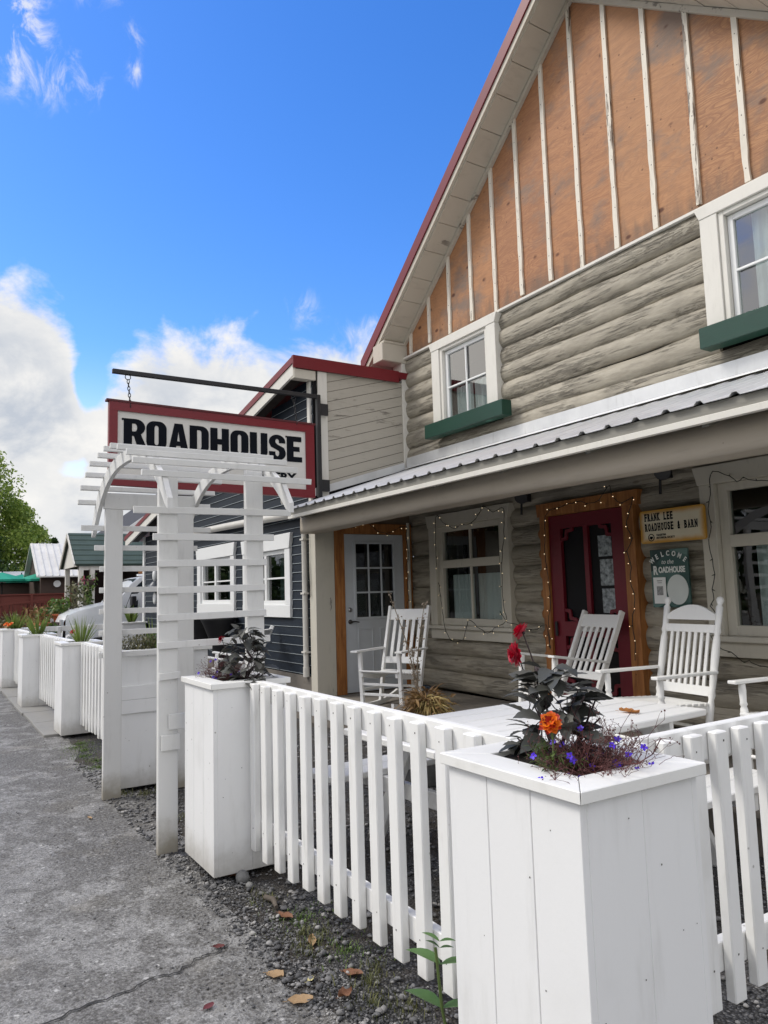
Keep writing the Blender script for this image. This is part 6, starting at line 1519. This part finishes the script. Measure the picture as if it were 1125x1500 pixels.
mb = MB(); mb.box(-19.5,-19.35,5.0,6.6,2.10,2.15); mb.box(-20.65,-20.5,5.0,6.6,2.10,2.15); mb.build('roof_rack', VP, V)
# ------------------------------------------------------------------ sky, sun, camera
W = bpy.data.worlds.new('World'); SC.world = W; W.use_nodes = True; nt = W.node_tree
for n_ in list(nt.nodes): nt.nodes.remove(n_)
def nd(typ, props=None, **ins):
    x = nt.nodes.new(typ)
    for k, v in (props or {}).items(): setattr(x, k, v)
    for k, v in ins.items():
        key = int(k[1:]) if k[0] == '_' else k.replace('_',' ')
        if isinstance(v, bpy.types.NodeSocket): nt.links.new(v, x.inputs[key])
        else: x.inputs[key].default_value = v
    return x
def mth(op, a, b=0.0): return nd('ShaderNodeMath', {'operation':op}, _0=a, _1=b).outputs[0]
def mrg(v, a, b, c=0.0, d=1.0): return nd('ShaderNodeMapRange', {'interpolation_type':'SMOOTHSTEP'}, Value=v, From_Min=a, From_Max=b, To_Min=c, To_Max=d).outputs[0]
def mixc(f, a, b):
    x = nt.nodes.new('ShaderNodeMix'); x.data_type = 'RGBA'
    for i, v in ((0,f),(6,a),(7,b)):
        if isinstance(v, bpy.types.NodeSocket): nt.links.new(v, x.inputs[i])
        else: x.inputs[i].default_value = (*v,1) if isinstance(v, tuple) else v
    return x.outputs[2]
SUN_EL, SUN_AZ = 48.0, 215.0       # azimuth measured from +Y clockwise: sun over the street, to the left
sky = nd('ShaderNodeTexSky', {'sky_type':'NISHITA','sun_disc':False,'sun_elevation':R_(SUN_EL),'sun_rotation':R_(SUN_AZ),'altitude':100,'air_density':1.0,'dust_density':0.4,'ozone_density':2.5})
tc = nd('ShaderNodeTexCoord'); dirv = tc.outputs['Generated']; sx = nd('ShaderNodeSeparateXYZ', None, Vector=dirv).outputs
el = mth('MULTIPLY', mth('ARCSINE', sx[2]), 57.2958); az = mth('MULTIPLY', mth('ARCTAN2', sx[1], mth('MULTIPLY', sx[0], -1.0)), 57.2958)
def noise(vec, sc, det=6.0, rgh=0.58, dist=0.0): return nd('ShaderNodeTexNoise', None, Vector=vec, Scale=sc, Detail=det, Roughness=rgh, Distortion=dist).outputs['Fac']
st = nd('ShaderNodeMapping', None, Vector=dirv, Scale=(1,1,1.35)).outputs[0]
n1 = noise(st, 9.0, 10, 0.60, 0.25); n2 = noise(st, 3.2, 6, 0.55); n3 = noise(st, 26, 6, 0.6)
fc = nt.nodes.new('ShaderNodeFloatCurve'); nt.links.new(mrg(az,-180,180), fc.inputs['Value'])
fc2 = nd('ShaderNodeMapRange', None, Value=az, From_Min=-180, From_Max=180, To_Min=0, To_Max=1); nt.links.new(fc2.outputs[0], fc.inputs['Value'])
cv = fc.mapping.curves[0]
tops_ = [(-180,20),(-120,26),(-70,18),(-30,24),(0,22.8),(5,23.2),(7,22.6),(8.7,20.5),(10.0,16.8),(11.3,16.6),(13,19.2),(15.5,20.4),(20,20.2),(23.8,19.8),(26,21.3),(31,20.8),(36,19),(60,21),(110,16),(180,20)]
pts_ = cv.points
while len(pts_) < len(tops_): pts_.new(0.5, 0.5)
for p, (a, e) in zip(pts_, tops_): p.location = ((a+180)/360, e/60); p.handle_type = 'AUTO_CLAMPED' if hasattr(p,'handle_type') else p.handle_type
fc.mapping.update()
T = mth('MULTIPLY', fc.outputs[0], 60.0)
rise = mth('SUBTRACT', T, el)
dens = mth('ADD', mth('MULTIPLY', rise, 0.16), mth('MULTIPLY', mth('SUBTRACT', n1, 0.5), 2.3))
def blob(a0, e0, ra, re):
    u = mth('DIVIDE', mth('SUBTRACT', az, a0), ra); v = mth('DIVIDE', mth('SUBTRACT', el, e0), re)
    return mth('POWER', 2.718, mth('MULTIPLY', mth('ADD', mth('MULTIPLY',u,u), mth('MULTIPLY',v,v)), -1.0))
dens = mth('SUBTRACT', dens, mth('MULTIPLY', blob(8.4,9.0,2.4,1.5), 1.5)); dens = mth('SUBTRACT', dens, mth('MULTIPLY', blob(10.2,15.2,.9,1.6), 1.3))
low = mrg(dens, 0.0, 0.55)
wisp = mth('MULTIPLY', blob(4.6,37.6,2.6,4.2), 1.05); wisp = mth('ADD', wisp, mth('MULTIPLY', blob(8.6,34.5,3.0,1.8), .70)); wisp = mth('ADD', wisp, mth('MULTIPLY', blob(13.0,37.6,1.1,1.0), .58)); wisp = mth('ADD', wisp, mth('MULTIPLY', blob(13.2,35.6,.8,1.0), .55)); wisp = mth('ADD', wisp, mth('MULTIPLY', blob(10.4,39.6,2.2,1.2), .6))
wisp = mth('ADD', wisp, mth('MULTIPLY', blob(31.5,19.6,3.0,1.6), .6)); wisp = mth('ADD', wisp, mth('MULTIPLY', blob(26.2,21.4,2.0,1.6), .5))
nw = noise(nd('ShaderNodeMapping', None, Vector=dirv, Scale=(1,1,0.6), Rotation=(0.4,0.5,0.2)).outputs[0], 30, 9, 0.66, 0.7)
wd = mrg(mth('MULTIPLY', mth('MINIMUM', wisp, 1.0), mth('SUBTRACT', mth('MULTIPLY', nw, 4.2), 1.55)), 0.12, 0.95)
# high cloud out of view, added as bright neutral fill light
hi = mth('MULTIPLY', mrg(n2, 0.33, 0.50), mth('MAXIMUM', mrg(az, -4, -24), mrg(az, 75, 100))); hi = mth('MULTIPLY', hi, mrg(el, 4, 14))
alpha = mth('MAXIMUM', mth('MAXIMUM', low, mth('MULTIPLY', wd, 0.75)), mth('MULTIPLY', hi, 0.9))
shade = mth('MULTIPLY', mrg(rise, 1.0, 8.5), mrg(noise(st, 6.5, 7, 0.6, 0.4), 0.40, 0.62))
shade = mth('ADD', mth('MULTIPLY', shade, 0.75), mth('MULTIPLY', mrg(n1, 0.40, 0.64, 0.35, 0.0), mrg(rise, 0.3, 2.5)))
CLB = 5.3
cl = mixc(shade, (CLB*1.0,CLB*0.985,CLB*0.955), (CLB*0.58,CLB*0.63,CLB*0.71))
satn = mrg(el, 5, 19, 0.80, 1.34)
hs = nd('ShaderNodeHueSaturation', None, Hue=0.512, Saturation=satn, Value=1.42, Color=sky.outputs[0])
cl = mixc(hi, cl, (7.7,7.4,6.95))  # unseen cloud made brighter than the visible bank to lift the ambient light
col = mixc(alpha, hs.outputs[0], cl)
bg = nd('ShaderNodeBackground', None, Color=col, Strength=0.125); out = nd('ShaderNodeOutputWorld', None, Surface=bg.outputs[0])
sd = bpy.data.lights.new('Sun', 'SUN'); sd.energy = 1.6; sd.angle = R_(18); sd.color = (1.0,0.95,0.87)
so = bpy.data.objects.new('Sun', sd); COL.objects.link(so)
a, e = R_(SUN_AZ), R_(SUN_EL); D = Vector((math.sin(a)*math.cos(e), math.cos(a)*math.cos(e), math.sin(e)))
so.rotation_euler = D.to_track_quat('Z','Y').to_euler(); so.location = (0,0,30)

cam = bpy.data.cameras.new('Camera'); co = bpy.data.objects.new('Camera', cam); COL.objects.link(co); SC.camera = co
cam.sensor_fit = 'VERTICAL'; cam.sensor_height = 36.0; cam.lens = 1086.4/1500*36.0; cam.clip_start = 0.05; cam.clip_end = 3000
pitch, roll, yaw = .106154, -.029567, .560953
F = Vector((-math.cos(yaw)*math.cos(pitch), math.sin(yaw)*math.cos(pitch), math.sin(pitch))); R0 = Vector((math.sin(yaw), math.cos(yaw), 0)); U0 = R0.cross(F)
Rr = R0*math.cos(roll)+U0*math.sin(roll); U = U0*math.cos(roll)-R0*math.sin(roll)
co.matrix_world = Matrix(((Rr.x,U.x,-F.x,0),(Rr.y,U.y,-F.y,0),(Rr.z,U.z,-F.z,1.5),(0,0,0,1)))
SC.view_settings.view_transform = 'Standard'; SC.view_settings.look = 'None'; SC.view_settings.exposure = 0.54; SC.view_settings.gamma = 1.0
SC.cycles.max_bounces = 8; SC.cycles.transparent_max_bounces = 12
bpy.context.view_layer.update()
